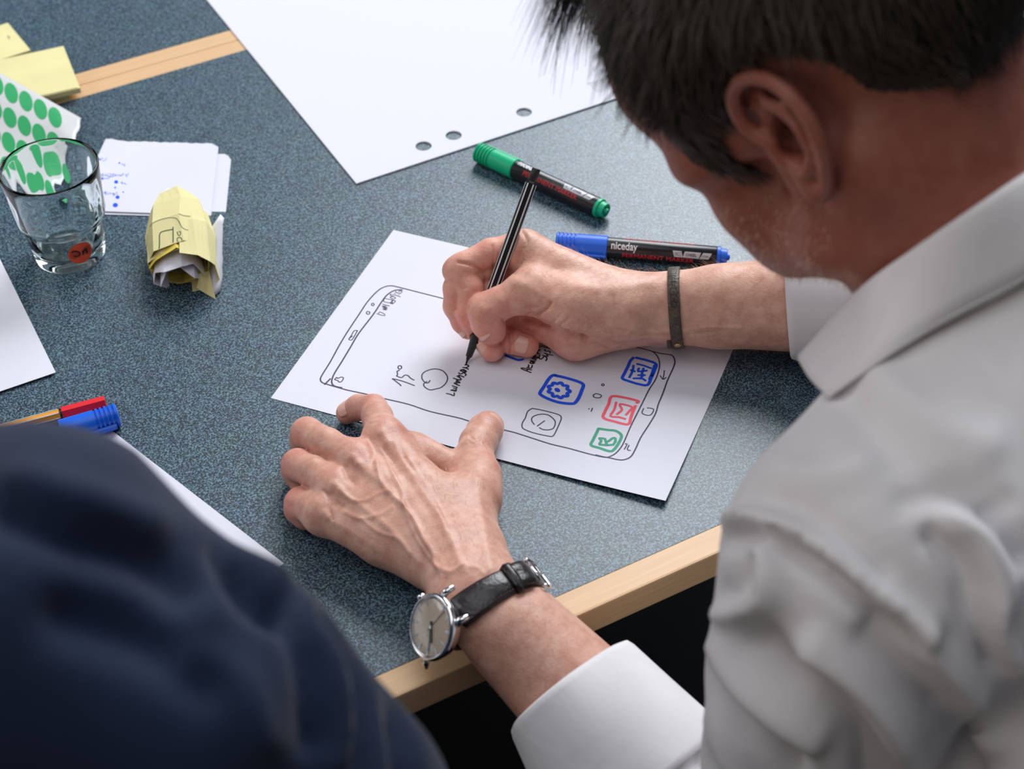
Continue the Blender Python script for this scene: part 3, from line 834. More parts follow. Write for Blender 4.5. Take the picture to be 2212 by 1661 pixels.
# ================================================================== markers and pens
def wrap_text(txt, size, bold, o, ax, up, ang, rad, x0, sx=1.0, parent=None, mt='whitep', name='lettering'):
    """text laid on a cylinder: o origin, ax axis, angle ang measured from up"""
    cu = bpy.data.curves.new('t', 'FONT'); cu.body = txt; cu.size = size; cu.offset = bold; cu.resolution_u = 3
    ob = bpy.data.objects.new('t', cu); COL.objects.link(ob)
    bpy.context.view_layer.update()
    me = ob.to_mesh(); V = np.array([v.co for v in me.vertices]); F = [tuple(p.vertices) for p in me.polygons]
    ob.to_mesh_clear(); bpy.data.objects.remove(ob); bpy.data.curves.remove(cu)
    if len(V) == 0: return
    side = -np.cross(ax, up); out = []
    bm = bmesh.new(); vs = [bm.verts.new(v) for v in V]
    for f in F:
        try: bm.faces.new([vs[i] for i in f])
        except ValueError: pass
    bmesh.ops.triangulate(bm, faces=bm.faces[:])
    bmesh.ops.subdivide_edges(bm, edges=[e for e in bm.edges if abs(e.verts[0].co.y - e.verts[1].co.y) > size * .25], cuts=1)
    V = np.array([v.co for v in bm.verts]); bm.verts.index_update(); F = [tuple(v.index for v in f.verts) for f in bm.faces]; bm.free()
    for x, y, z in V:
        a = ang + (y - size * .33) / rad
        out.append(o + ax * (x0 + x * sx) + (up * math.cos(a) + side * math.sin(a)) * (rad + 0.08))
    return mesh(name, np.array(out), F, mt, parent)


def patch(mb, o, ax, up, a0, a1, x0, x1, rad, skew=0.0, n=6):
    side = -np.cross(ax, up); V = []
    for k in range(n + 1):
        a = a0 + (a1 - a0) * k / n; s = skew * (k / n - .5)
        for x in (x0 + s, x1 + s): V.append(o + ax * x + (up * math.cos(a) + side * math.sin(a)) * (rad + 0.06))
    mb.add(V, [(2 * k, 2 * k + 1, 2 * k + 3, 2 * k + 2) for k in range(n)])


def marker(pc, pt, plastic, label, roll, z=8.4, sgn=1, texts=True):
    """pc: cap end, pt: tail end (mm points); roll: direction (unit) in which the brand faces"""
    t = empty('permanent_marker', label, 'marker', 'permanent markers on the table')
    o = np.array(pc, float); ax = un(np.array(pt) - o); face = un(roll - ax * (roll @ ax)); side = np.cross(ax, face)
    # cap with ribs
    prof = [(0, 5.5), (0.3, 7.6)]
    for k in range(5): prof += [(1.0 + k * 3.1, 8.6), (2.4 + k * 3.1, 8.6), (2.8 + k * 3.1, 7.5), (3.8 + k * 3.1, 7.5)]
    prof += [(16.4, 8.45), (40.5, 8.75), (41, 8.3), (41, 7.0)]
    mb = MB(); lathe(mb, o, ax, prof, 40, face); cap = mb.build('cap', plastic, t, True)
    e = cap.modifiers.new('e', 'EDGE_SPLIT'); e.split_angle = 0.7
    cl = un(side * sgn + face * 0.2); A = np.array([ax, cl, np.cross(ax, cl)])
    mb = MB(); mb.box(o + ax * 22 + cl * 9.1, 18.6, 1.1, 2.6, A, bev=0.7); mb.build('clip', plastic, cap)
    mb = MB(); lathe(mb, o, ax, [(41, 6), (41, 7.9), (126, 7.9), (126.6, 7.4), (126.6, 5)], 40, face); b = mb.build('barrel', 'black', t, True)
    e = b.modifiers.new('e', 'EDGE_SPLIT'); e.split_angle = 0.7
    mb = MB(); lathe(mb, o, ax, [(126.6, 5), (126.6, 8.1), (129.2, 8.0), (129.6, 6.6), (134.2, 6.2), (134.6, 5.6), (134.2, 4.2), (133.5, 4.0), (133.5, 3.0), (134.8, 2.6), (136.4, 2.0), (136.8, 0.8), (136.8, 0.05)], 36, face)
    e = mb.build('tail_plug', plastic, t, True).modifiers.new('e', 'EDGE_SPLIT'); e.split_angle = 0.6
    if texts:
        s = sgn
        wrap_text('niceday', 8.6, 0.16, o, ax, face, 0.02, 7.9, 44, 0.80, b, 'whitep', 'brand_lettering')
        for da in (1.05, -0.95):
            wrap_text('PERMANENT MARKER', 5.6, 0.0, o, ax, face, da, 7.9, 53, 1.02, b, 'redprint', 'red_lettering')
        mb = MB(); A0 = -0.62
        patch(mb, o, ax, face, A0, A0 + .62, 93, 99.8, 7.9, -1.5); patch(mb, o, ax, face, A0, A0 + .62, 101, 113.5, 7.9, 1.5); patch(mb, o, ax, face, A0, A0 + .62, 114.6, 121.5, 7.9, 2.5)
        mb.build('tip_size_label', 'silverp', b)
        wrap_text('CHISEL', 3.1, 0.05, o, ax, face, A0 + .30, 8.0, 102.6, 0.86, b, 'blackprint', 'label_lettering')
        wrap_text('1-5 mm', 2.6, 0.0, o, ax, face, A0 + .30, 8.0, 115.0, 0.62, b, 'blackprint', 'label_lettering')
        mb = MB()
        def cy(x, y): a = A0 + .31 + y / 7.9; return o + ax * x + (face * math.cos(a) - np.cross(ax, face) * math.sin(a)) * 8.05
        for l in ([(94.4, .9), (94.4, -.9), (95.6, -.9), (95.6, .9), (94.4, .9)], [(95.6, .5), (98.6, 1.6), (98.6, -1.6), (95.6, -.5)]):
            ribbon(mb, [cy(*q) for q in l], .3, face, 0.05)
        mb.build('chisel_tip_symbol', 'blackprint', b)
    return t


a_ = P(1201, 524, 8.8); b_ = P(1577, 556, 8.0)
marker(a_, a_ + un(b_ - a_) * 137, 'bluep', 'blue-capped permanent marker beside the leather-banded wrist', cd(0.0, 0.12, 1.0), sgn=1)
a_ = P(1033, 328, 8.8); b_ = P(1318, 460, 8.0)
marker(a_, a_ + un(b_ - a_) * 137, 'greenp', 'green-capped permanent marker nearest the punched sheet', cd(0.12, 0.85, 0.75), sgn=-1)
a_ = P(256, 895, 9.0); b_ = P(100, 943, 8.2)
marker(a_, a_ + un(b_ - a_) * 137, 'bluep', 'blue-capped permanent marker half hidden by the navy sleeve', cd(0.1, -0.6, -0.7), sgn=1, texts=False)


def hexprof(o, ax, ref, t, r, n=6):
    v = np.cross(ax, ref); return [o + ax * t + r * (math.cos(a) * ref + math.sin(a) * v) for a in np.linspace(0, 2 * math.pi, n, endpoint=False)]


# orange fineliner with a red cap beside the blue marker
t = empty('fineliner', 'orange fineliner with a red cap beside the blue marker cap', 'pen')
o = P(228, 868, 4.9); ax = un(P(84, 907, 4.6) - o); ref = un(np.cross(ax, [0, 0, 1])); up = np.array([0, 0, 1.])
mb = MB(); mb.loft([hexprof(o, ax, ref, a, r) for a, r in ((0, 3.6), (0.3, 4.7), (30, 4.9), (31, 4.9))]); mb.build('cap', 'redp', t)
mb = MB(); mb.tube([o + ax * 31, o + ax * 32.6], 4.1, 16); mb.build('collar_ring', 'black', t)
mb = MB(); mb.loft([hexprof(o, ax, ref, a, 4.0) for a in (32.6, 150)]); bd = mb.build('barrel', 'orangep', t)
mb = MB(); v_ = np.cross(ax, ref)
for k in range(6):
    a = k * math.pi / 3; dd = math.cos(a) * ref + math.sin(a) * v_
    mb.box(o + ax * 92 + dd * 3.92, 58.6, 0.32, 0.42, A=np.array([ax, dd, np.cross(ax, dd)]))
mb.build('white_stripe', 'whitep', bd)
mb = MB(); mb.tube([o + ax * 150, o + ax * 157], 3.2, 12); mb.build('end_plug', 'blackmatte', t)

# black fineliner in the writing hand
PT = P(1006, 788, 0.6); PE = P(1159, 364, 118.0)
pax = un(PE - PT); PLEN = np.linalg.norm(PE - PT)
t = empty('fineliner', 'black fineliner with thin white stripes held in the writing hand', 'pen')
pref = un(np.cross(pax, cd(0, 0, 1))); pv = np.cross(pax, pref)
mb = MB(); lathe(mb, PT, pax, [(0, 0.3), (0.3, 0.6), (4, 0.9), (4.2, 1.3), (7, 1.6)], 16); mb.build('nib', 'blackmatte', t, True)
mb = MB(); lathe(mb, PT, pax, [(6.2, 1.9), (6.4, 2.3), (24, 3.9), (25, 4.1)], 24); mb.build('grip_cone', 'blackmatte', t, True)
mb = MB(); mb.loft([hexprof(PT, pax, pref, a, r) for a, r in ((25, 4.05), (31, 4.15))]); gs = mb.build('grip_label', 'silverp', t)
mb = MB(); mb.loft([hexprof(PT, pax, pref, a, r) for a, r in ((31, 4.15), (PLEN - 11, 4.15), (PLEN - 10, 3.8), (PLEN - 9, 3.2))]); bd = mb.build('barrel', 'black', t)
for k in range(6):
    a = k * math.pi / 3; dd = math.cos(a) * pref + math.sin(a) * pv
    mb = MB(); mb.box(PT + pax * (31 + (PLEN - 42) / 2) + dd * 4.07, (PLEN - 43) / 2, 0.24, 0.46, A=np.array([pax, dd, np.cross(pax, dd)]))
    mb.build('white_stripe', 'whitep', bd)
mb = MB(); lathe(mb, PT, pax, [(PLEN - 9.6, 3.0), (PLEN - 9.4, 3.3), (PLEN - .6, 3.1), (PLEN, 2.8), (PLEN, 1.9), (PLEN - 1.6, 1.7), (PLEN - 1.6, .05)], 20); mb.build('end_plug', 'blackmatte', t, True)


# ================================================================== the man in the white shirt: body
MAN = empty('person', 'man in a white shirt bending over the table, drawing with a black pen', 'person')
ZUP = np.array([0, 0, 1.0])


# ---- left hand (palm down at the near side)
def left_hand():
    F = Fld((-235, -330, -40), (-20, 55, 75), 1.0)
    wr = P(1040, 1292, 33); el = np.array([-42, -415, -62.])
    axf = un(el - wr)
    flat = un(np.cross(axf, np.cross(axf, ZUP)))          # thickness direction of the wrist
    up = flat if flat[2] > 0 else -flat
    lat = un(np.cross(up, axf))
    palm = F.blank()
    # forearm
    A = np.array([axf, lat, up])
    palm.cone(wr - axf * 4, wr + axf * 95, 29.0, 36.5, 8, flat=(up, 1.42))
    palm.cone(wr + axf * 30, wr + axf * 120, 27, 33, 12, flat=(up, 1.0))
    palm.cone(P(992, 1225, 32), wr, 26, 28, 8, flat=(up, 1.45))
    M = dict(i=P(830, 948, 36), m=P(768, 996, 38), r=P(726, 1054, 34), p=P(700, 1112, 27))
    cw = P(985, 1200, 31)
    for k, q, r0, r1 in (('i', P(1018, 1190, 30), 17, 12.5), ('m', P(990, 1205, 33), 17, 12.0), ('r', P(955, 1210, 31), 17, 11.5), ('p', P(925, 1215, 27), 16, 11.5)):
        palm.cone(q, M[k], r0, r1, 9)
    palm.cone(M['i'], M['p'], 10.5, 10.0, 9)
    palm.cone(P(905, 1050, 31), P(800, 1130, 27), 13, 11, 10)
    palm.cone(P(960, 1090, 28), P(830, 1170, 25), 16, 12, 12)
    palm.cone(P(1030, 1230, 27), P(1008, 1090, 25), 19, 16, 14)         # thenar mass
    palm.cone(P(1008, 1110, 25), P(1030, 1050, 24), 15, 13, 12)
    palm.cone(P(900, 960, 25), P(1000, 1020, 21), 8, 9, 14)            # web to the index knuckle
    # fingers
    fing = [
        [(M['i'], 12.3), (P(815, 900, 29), 10.4), (P(806, 883, 25), 9.9), (P(775, 880, 15), 8.9), (P(750, 892, 8.6), 8.0)],
        [(M['m'], 12.0), (P(708, 960, 33), 10.8), (P(663, 936, 25), 10.9), (P(656, 950, 14), 9.4), (P(668, 975, 8.6), 8.4)],
        [(M['r'], 11.6), (P(678, 1020, 30), 10.6), (P(643, 1004, 23), 10.6), (P(638, 1018, 13), 9.2), (P(650, 1042, 8.5), 8.2)],
        [(M['p'], 11.4), (P(674, 1096, 23), 10.6), (P(652, 1089, 17), 11.4), (P(648, 1100, 12), 10.0), (P(658, 1120, 8.2), 7.8)],
        [(P(1030, 1075, 25), 15.5), (P(1038, 1026, 23), 13.5), (P(1026, 978, 20), 12.0), (P(1032, 957, 18), 12.4), (P(1046, 933, 14), 12.2), (P(1054, 922, 12), 11.2)],
    ]
    F.F = palm.F.copy()
    for i, ch in enumerate(fing):
        G = F.blank(); G.chain(ch, 3.0)
        G2 = palm.F; kk = 9.0 if i < 4 else 10.0
        h_ = np.maximum(kk - np.abs(G.F - G2), 0); G.F = np.minimum(G.F, G2) - h_ * h_ / (4 * kk)
        F.merge(G, 0.8)
    # gaps between the fingers
    V, Q = F.surf(); V = relax(V, Q, 2, 0.5)
    st = [  # tendons
        ([(835, 960), (875, 1010), (925, 1080), (965, 1150), (1000, 1230)], 9, 1.1),
        ([(775, 1005), (830, 1050), (880, 1105), (930, 1180), (965, 1240)], 9, 0.9),
        ([(735, 1060), (790, 1100), (850, 1150), (905, 1215)], 8, 0.8),
        ([(708, 1120), (760, 1150), (820, 1190)], 8, 0.5),
        ([(1030, 1040), (1040, 1100), (1050, 1170), (1060, 1230)], 13, 1.0),
        # veins
        ([(812, 995), (823, 1040), (848, 1072), (872, 1092), (896, 1125), (912, 1160), (935, 1195), (945, 1225), (972, 1235), (1000, 1222)], 4.8, 0.97),
        ([(848, 1062), (818, 1066), (795, 1080), (765, 1082), (742, 1066)], 4.4, 0.79),
        ([(872, 1092), (868, 1060), (850, 1025), (838, 998), (822, 972)], 4.6, 0.86),
        ([(872, 1092), (885, 1130), (902, 1165), (925, 1200), (945, 1225)], 4.6, 0.72),
        ([(880, 985), (905, 1025), (925, 1050)], 4.4, 0.58), ([(852, 955), (872, 1000), (900, 1030), (925, 1060), (950, 1110), (962, 1150)], 5.2, 0.50),
        ([(780, 1120), (820, 1150), (862, 1165), (885, 1195)], 4.6, 0.58), ([(722, 1085), (750, 1108), (780, 1120), (820, 1112), (848, 1095)], 4.6, 0.58),
        ([(945, 1225), (955, 1250), (950, 1275)], 5.2, 0.65), ([(1000, 1222), (1030, 1225), (1045, 1240)], 4.6, 0.43),
        ([(940, 1100), (975, 1150), (985, 1190)], 5.8, 0.36),
        # knuckles and folds
        ([(825, 935), (840, 955)], 11, 1.8), ([(762, 988), (775, 1002)], 10, 1.8), ([(722, 1046), (736, 1058)], 10, 1.4), ([(700, 1108), (708, 1116)], 9, 1.0),
        ([(800, 952), (808, 975), (805, 1000)], 8, -1.2), ([(745, 1012), (752, 1030), (765, 1042)], 8, -1.3), ([(714, 1070), (722, 1085), (738, 1096)], 7, -1.2),
        ([(790, 908), (800, 915), (815, 912)], 2.2, -0.3), ([(790, 900), (802, 905), (818, 900)], 2.0, -0.3), ([(760, 948), (775, 945), (790, 955)], 2.2, -0.25),
        ([(1015, 942), (1022, 949), (1032, 950), (1038, 944)], 3.0, -0.75), ([(1012, 952), (1022, 959), (1036, 959)], 2.6, -0.45), ([(1046, 958), (1056, 968)], 2.5, -0.4),
        ([(700, 1060), (712, 1078), (712, 1100), (718, 1122)], 3.5, -0.9),
        ([(668, 1052), (676, 1060)], 2, -0.2), ([(690, 1098), (696, 1110)], 2, -0.2),
    ]
    for k in range(9):                                        # fine knuckle wrinkles
        x = 700 + k * 3; st.append(([(x - 40 + k, 938 - k * .5), (x - 36 + k, 948), (x - 38 + k, 956)], 1.5, -0.16))
    V = carve(V, Q, st)
    return V, Q, dict(wr=wr, ax=axf, up=up, lat=lat)


LH_V, LH_Q, LW = left_hand()


# ---- right hand (holding the pen)
def right_hand():
    F = Fld((-70, -160, -8), (285, 120, 92), 1.0)
    wr = P(1372, 668, 32); el = np.array([318, -150, 52.])
    axf = un(el - wr)
    side = un(np.cross(axf, ZUP)); up = un(np.cross(side, axf)); up = up if up[2] > 0 else -up
    palm = F.blank()
    thick = side                                            # the hand stands on its outer edge
    palm.cone(P(1330, 668, 31), wr, 27.5, 27.0, 8, flat=(thick, 1.32))
    palm.cone(wr, P(1560, 662, 35), 27.0, 30.5, 8, flat=(thick, 1.18))
    palm.cone(P(1560, 662, 35), P(1760, 655, 42), 30.5, 37, 8, flat=(thick, 1.08))
    M = dict(i=P(1134, 536, 63), m=P(1108, 560, 52), r=P(1098, 604, 36), p=P(1112, 646, 22))
    for k, q, r0, r1 in (('i', P(1290, 632, 46), 17, 12.0), ('m', P(1290, 650, 38), 17, 12.0), ('r', P(1290, 676, 28), 16, 11.5), ('p', P(1290, 705, 19), 15, 11.5)):
        palm.cone(q, M[k], r0, r1, 10)
    palm.cone(P(1150, 560, 55), P(1150, 640, 30), 11, 11, 10)
    palm.cone(P(1330, 700, 20), P(1245, 722, 18), 17, 17, 10)            # outer heel of the hand
    palm.cone(P(1245, 722, 18), P(1195, 706, 17), 16.5, 14, 10)
    palm.cone(P(1190, 670, 24), P(1085, 672, 20), 12, 10, 8)
    palm.cone(P(1185, 705, 12), P(1092, 703, 11), 11, 9.5, 6)
    palm.cone(P(1330, 640, 43), P(1215, 590, 52), 17, 14, 12)
    # thumb base
    palm.cone(P(1345, 672, 42), P(1240, 660, 47), 18, 17, 12)
    palm.cone(P(1240, 662, 47), P(1150, 630, 50), 18, 15.5, 10)
    palm.cone(P(1165, 560, 58), P(1160, 618, 52), 8, 9, 14)              # web
    fing = [
        [(M['i'], 12.2), (P(1060, 548, 61), 11.0), (P(1000, 576, 57), 10.4), (P(985, 585, 54), 10.3)],
        [(P(990, 582, 55), 10.3), (P(1016, 622, 46), 9.6), (P(1019, 640, 40), 9.2), (P(1010, 676, 30), 8.6), (P(1011, 688, 26), 7.4)],
        [(M['m'], 12.0), (P(1010, 595, 48), 10.6), (P(986, 622, 42), 9.6), (P(984, 662, 29), 8.9), (P(1000, 696, 19), 8.2), (P(1012, 712, 15), 7.4)],
        [(M['r'], 11.5), (P(1035, 660, 35), 10.0), (P(1020, 690, 26), 9.4), (P(1044, 728, 14), 9.2), (P(1063, 755, 9.6), 9.0)],
        [(M['p'], 11.0), (P(1066, 690, 22), 9.3), (P(1074, 722, 13), 8.9), (P(1106, 738, 10.5), 8.9), (P(1139, 747, 9.4), 8.6)],
        [(P(1150, 628, 51), 15.2), (P(1122, 636, 50), 13.2), (P(1078, 656, 45), 12.0), (P(1048, 670, 40), 12.8), (P(1054, 698, 31), 12.0), (P(1062, 714, 27), 10.6)],
    ]
    F.F = palm.F.copy()
    for i, ch in enumerate(fing):
        G = F.blank(); G.chain(ch, 3.0)
        if i != 1:
            kk = 9.0 if i in (0, 5) else 3.5
            h_ = np.maximum(kk - np.abs(G.F - palm.F), 0); G.F = np.minimum(G.F, palm.F) - h_ * h_ / (4 * kk)
        F.merge(G, 2.0 if i == 1 else 0.8)
    F.cone(PT + pax * 10, PT + pax * 150, 4.0, 4.0, 1.5, 's')             # the pen presses its own groove
    V, Q = F.surf(); V = relax(V, Q, 2, 0.5)
    st = [
        ([(1098, 716), (1101, 742), (1097, 772)], 3.2, -2.2), ([(1045, 738), (1040, 752)], 2.2, -.5),
        ([(1128, 500), (1138, 520), (1128, 545), (1120, 570)], 4.5, -1.84), ([(1118, 498), (1124, 512), (1118, 540)], 4.5, 1.0),
        ([(1110, 590), (1118, 575), (1130, 560)], 3, -1.12),
        ([(1064, 530), (1067, 560), (1065, 590)], 2.5, -1.12), ([(990, 566), (1020, 573), (1046, 592), (1050, 612)], 3.5, -1.72),
        ([(985, 668), (995, 652)], 2.5, -1.12), ([(998, 624), (1008, 622)], 2, -0.64),
        # thumb and heel folds
        ([(1142, 684), (1165, 678), (1182, 664), (1188, 654)], 4.5, -2.76),
        ([(1132, 690), (1180, 702), (1220, 720), (1262, 732)], 6, -4.60),
        ([(1212, 720), (1232, 712), (1246, 700), (1252, 692)], 2.5, -0.96), ([(1225, 724), (1246, 716), (1262, 702)], 2.5, -0.96), ([(1240, 728), (1262, 722), (1278, 708)], 2.4, -0.80),
        ([(1195, 712), (1214, 700), (1228, 686)], 2.5, -0.96), ([(1180, 706), (1198, 694), (1210, 680)], 2.4, -0.80),
        ([(1260, 732), (1285, 728), (1300, 716)], 2.4, -0.64), ([(1130, 660), (1160, 664), (1178, 656)], 2, -0.48),
        ([(1256, 730), (1290, 742), (1315, 752)], 3, -1.28),
        ([(1115, 610), (1140, 618), (1165, 640)], 12, 1.4),
        ([(1058, 668), (1046, 672), (1040, 664)], 10, 1.0), ([(1060, 690), (1052, 706)], 8, 0.3), ([(1026, 686), (1050, 690), (1075, 690)], 2.2, -0.48),
        ([(1310, 700), (1380, 712), (1450, 716), (1530, 706), (1600, 708)], 3.5, 0.7), ([(1320, 722), (1400, 728), (1460, 732)], 3.5, 0.5), ([(1310, 712), (1380, 720), (1450, 724), (1540, 718)], 3, -0.96),
        ([(1200, 600), (1260, 620), (1330, 622), (1400, 610)], 12, 0.7), ([(1325, 640), (1330, 700), (1318, 745)], 5, -0.57),
        ([(1085, 690), (1104, 712), (1108, 740)], 2.4, -1.44), ([(1030, 588), (1000, 580)], 3, 0.2),
    ]
    for k in range(7):
        st.append(([(1158 + k * 11, 655 + k * 4), (1172 + k * 11, 668 + k * 4), (1178 + k * 11, 684 + k * 4)], 1.7, -0.48))
    V = carve(V, Q, st)
    return V, Q, dict(wr=wr, ax=axf, up=up, side=side, el=el)


RH_V, RH_Q, RW = right_hand()

# ---- head and neck (head frame: x right ear, y face, z crown; origin between the ears)
hF = un(CR @ np.array([-0.675, -0.165, -0.719])); hU = CR @ np.array([-0.517, 0.801, 0.301]); hU = un(hU - hF * (hU @ hF)); hR = un(np.cross(hF, hU))
EAR = D(1690, 302, 751)
HC = EAR + hR * 75
HA = np.array([hR, hF, hU])


def h2w(v): return HC + np.asarray(v, float) @ HA


def w2h(v): return (np.asarray(v, float) - HC) @ HA.T


NB = w2h(np.array([104, -345, 262.]))        # base of the neck in the head frame


def hair_weight(v):
    x, y, z = v[:, 0], v[:, 1], v[:, 2]
    zmin = np.where(y > 36, -18 + (y - 42) * 1.25 + np.clip(y - 62, 0, 40) * .9, 14.0)                      # temple line down to the sideburn
    w_ = np.clip((z - zmin) / 7, 0, 1) * np.clip((z + 20) / 8, 0, 1) * np.clip((84 - y + np.clip(z - 70, -30, 60) * 0.5) / 8, 0, 1)
    w_ = np.where((y > 36) & (y < 60) & (z < 20), w_ * np.clip((np.abs(x) - 40) / 8, 0, 1), w_)
    w_ = np.maximum(w_, np.clip((z - 92) / 8, 0, 1) * np.clip((112 - y) / 8, 0, 1))
    nape = np.clip((z + 26 - 0.62 * np.clip(y + 96, 0, 60)) / 12, 0, 1) * np.clip((-38 - y) / 9, 0, 1)
    w_ = np.maximum(w_, nape)
    e = np.sqrt(((y + 10) / 33) ** 2 + ((z - 2) / 39) ** 2)
    return np.where((np.abs(x) > 45), w_ * np.clip((e - 1) * 6, 0, 1), w_)


def head_mesh():
    lo = np.array([-112, -125, -150]); hi = np.array([112, 135, 150])
    lo = np.minimum(lo, NB - 90); hi = np.maximum(hi, NB + 70)
    F = Fld(lo, hi, 2.1)
    F.ell((0, -12, 55), (75, 98, 84), k=5)
    F.ell((0, 54, 38), (69, 60, 66), k=14)                       # forehead and face block
    F.ell((0, 48, -30), (52, 42, 58), k=16)
    for s in (-1, 1):
        F.cone((s * 56, 8, -64), (s * 17, 68, -78), 15, 13, 16)   # jaw
        F.cone((s * 56, 8, -12), (s * 55, 6, -64), 14, 15, 16)
        F.ell((s * 47, 62, -4), (22, 22, 15), k=14)                # cheekbone
        F.cone((s * 60, 30, 0), (s * 46, 68, -2), 8, 9, 12)
        F.ell((s * 40, 55, -38), (20, 24, 24), k=18)
        F.cone((s * 14, 99, 34), (s * 50, 79, 36), 8, 8, 12)       # brow
        F.ell((s * 62, 20, 45), (13, 40, 36), k=16)                # temple
        F.ell((s * 60, -28, -28), (15, 18, 24), k=16)              # mastoid
    F.cone((-14, 73, -80), (14, 73, -80), 13, 13, 12); [F.cone((s * 50, 22, -60), (s * 30, 58, -66), 17, 17, 18) for s in (-1, 1)]            # chin
    for s in (-1, 1): F.ell((s * 32, 96, 14), (16, 14, 11), k=8, op='s')
    F.cone((0, 94, 26), (0, 114, -12), 6.5, 9.5, 8)              # nose
    for s in (-1, 1): F.ell((s * 10, 104, -15), (8, 9, 7), k=6)
    F.ell((0, 88, -44), (26, 14, 20), k=12)
    F.cone((-20, 93, -42), (20, 93, -42), 5, 5, 5); F.cone((-17, 92, -52), (17, 92, -52), 5.5, 5.5, 5)
    F.cone((-22, 103, -47), (22, 103, -47), 2.2, 2.2, 3, 's')
    # neck
    for s in (-1, 1):
        F.cone((s * 22, -38, 0), NB + np.array([s * 16, -5, 0]), 40, 45, 24)
        F.cone((s * 58, -20, -22), NB + np.array([s * 18, 45, -5]), 15, 14, 14)
    F.cone((0, 5, -50), NB + np.array([0, 25, 0]), 38, 44, 22)
    # ears
    for s in (-1, 1):
        o = np.array([s * 73, 0, 0])
        def e(y, z, out): return o + np.array([s * out, y, z])
        G = F.blank()
        plate = [((0, 0, 2), (-20, 20, 12)), ((0, 0, 2), (-24, 0, 14)), ((-2, -5, 2), (-14, -18, 9)), ((-2, 8, 2), (-6, 26, 7)), ((0, 8, 1), (3, 20, 3))]
        for a, b in plate: G.cone(e(*a), e(*b), 3.2, 2.6, 7)
        for a, b, r in (((-4, -14, 7), (-7, -27, 8), 5.2), ((-4, -24, 7), (-8, -30, 7.5), 4.4)): G.cone(e(*a), e(*b), r, r, 4)
        G.cone(e(-10, 2, 6), e(-12, 3, 6), 11, 11, 4, 's')             # concha bowl
        hx = smooth([e(2, 2, 6), e(9, 8, 5), e(12, 18, 6), (e(8, 29, 8)), e(-3, 36, 11), e(-17, 34, 15), e(-27, 23, 18), e(-30, 8, 19), e(-27, -7, 17), e(-20, -19, 13), e(-12, -28, 9)], 4)
        for a, b in zip(hx[:-1], hx[1:]): G.cone(a, b, 3.6, 3.6, 1.5)
        ah = smooth([e(-6, 22, 8), e(-14, 18, 11.5), e(-20, 8, 14), (e(-20, -4, 14)), e(-14, -13, 12), e(-9, -15, 11)], 4)
        for a, b in zip(ah[:-1], ah[1:]): G.cone(a, b, 2.9, 2.9, 2)
        G.cone(e(3, -2, 6), e(2, -9, 6.5), 4.0, 3.6, 3)                 # tragus
        F.merge(G, 3.0)
        F.cone(e(-3, -2, 2), e(0, 2, -12), 4.5, 3.2, 3, 's')
    V, Q = F.surf(); V = relax(V, Q, 1, 0.5)
    return V, Q


HV, HQ = head_mesh()
HVw = HC + HV @ HA
# ---- hidden torso, shoulders, upper arms (under the shirt)
LSH = D(1790, 1185, 750) + np.array([4, -6, -6]); RSH = np.array([292, -372, 205.])
LEL = np.array([-42, -415, -62.]); REL = RW['el']
CHEST = np.array([138, -500, 60.]); PEL = np.array([150, -610, -210.]); NBw = h2w(NB)


def torso_field(h, grow, sleeves=True):
    F = Fld((-190, -800, -340), (480, 0, 380), h)
    sh = un(RSH - LSH)
    F.cone(PEL, CHEST, 125 + grow, 118 + grow, 60, flat=(un(np.array([0, 1, 0.4])), 1.15))
    up_ = (LSH + RSH) / 2
    F.cone(CHEST, up_ + np.array([0, -28, -25]), 122 + grow, 92 + grow, 60)
    F.cone(LSH + sh * 42 + np.array([4, -12, -4]), RSH - sh * 30, 66 + grow, 62 + grow, 30)
    F.cone(LSH + sh * 10, NBw + np.array([-12, -8, -32]), 48 + grow, 46 + grow, 26)
    F.cone(RSH, NBw + np.array([12, -8, -32]), 48 + grow, 48 + grow, 26)
    F.cone(LSH, LEL, 47 + grow, 40 + grow, 18); F.cone(RSH, REL, 48 + grow, 40 + grow, 18)
    return F


TF = torso_field(6.0, -6)
lwr, lax = LW['wr'], LW['ax']
TF.cone(LEL, lwr + lax * 100, 38, 33, 10); TF.cone(REL, P(1800, 652, 46), 38, 33, 10)
TF.cone(NBw + np.array([0, 25, 35]), NBw + np.array([8, -20, -50]), 42, 40, 20)
TV, TQ = TF.surf()
BV, BQ = sculpt_mesh([(LH_V, LH_Q), (RH_V, RH_Q), (HVw, HQ), (TV, TQ)])
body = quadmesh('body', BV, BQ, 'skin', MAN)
# skin tone: red over knuckles and finger ends, grey stubble along the jaw
tone = np.zeros((len(BV), 4), np.float32); tone[:, 3] = 1
for q, r, a in ([(P(800, 890, 25), 12, .45), (P(752, 890, 9), 10, .5), (P(652, 935, 26), 13, .45), (P(632, 1002, 24), 13, .55), (P(640, 1090, 18), 14, .6), (P(832, 945, 38), 13, .5), (P(768, 992, 38), 13, .45),
                 (P(728, 1052, 34), 12, .4), (P(1060, 915, 11), 12, .55), (P(1068, 1015, 24), 14, .3), (P(985, 585, 54), 12, .4), (P(1020, 640, 40), 12, .85), (P(1008, 690, 27), 12, .95), (P(1012, 700, 18), 12, .7),
                 (P(1064, 745, 10), 13, .95), (P(1140, 742, 10), 13, .8), (P(1100, 735, 12), 12, .6), (P(1060, 718, 26), 10, .3), (P(1060, 560, 62), 20, .45), (P(1110, 700, 20), 20, .5), (P(1200, 740, 16), 30, .3), (EAR, 45, .45), (P(1050, 715, 18), 38, .62), (P(1000, 620, 42), 30, .45), (P(1090, 690, 20), 40, .45)]):
    d = np.linalg.norm(BV - q, axis=1); tone[:, 0] = np.maximum(tone[:, 0], a * np.exp(-(d / r) ** 2))
hv = w2h(BV); k_ = len(LH_V) + len(RH_V)
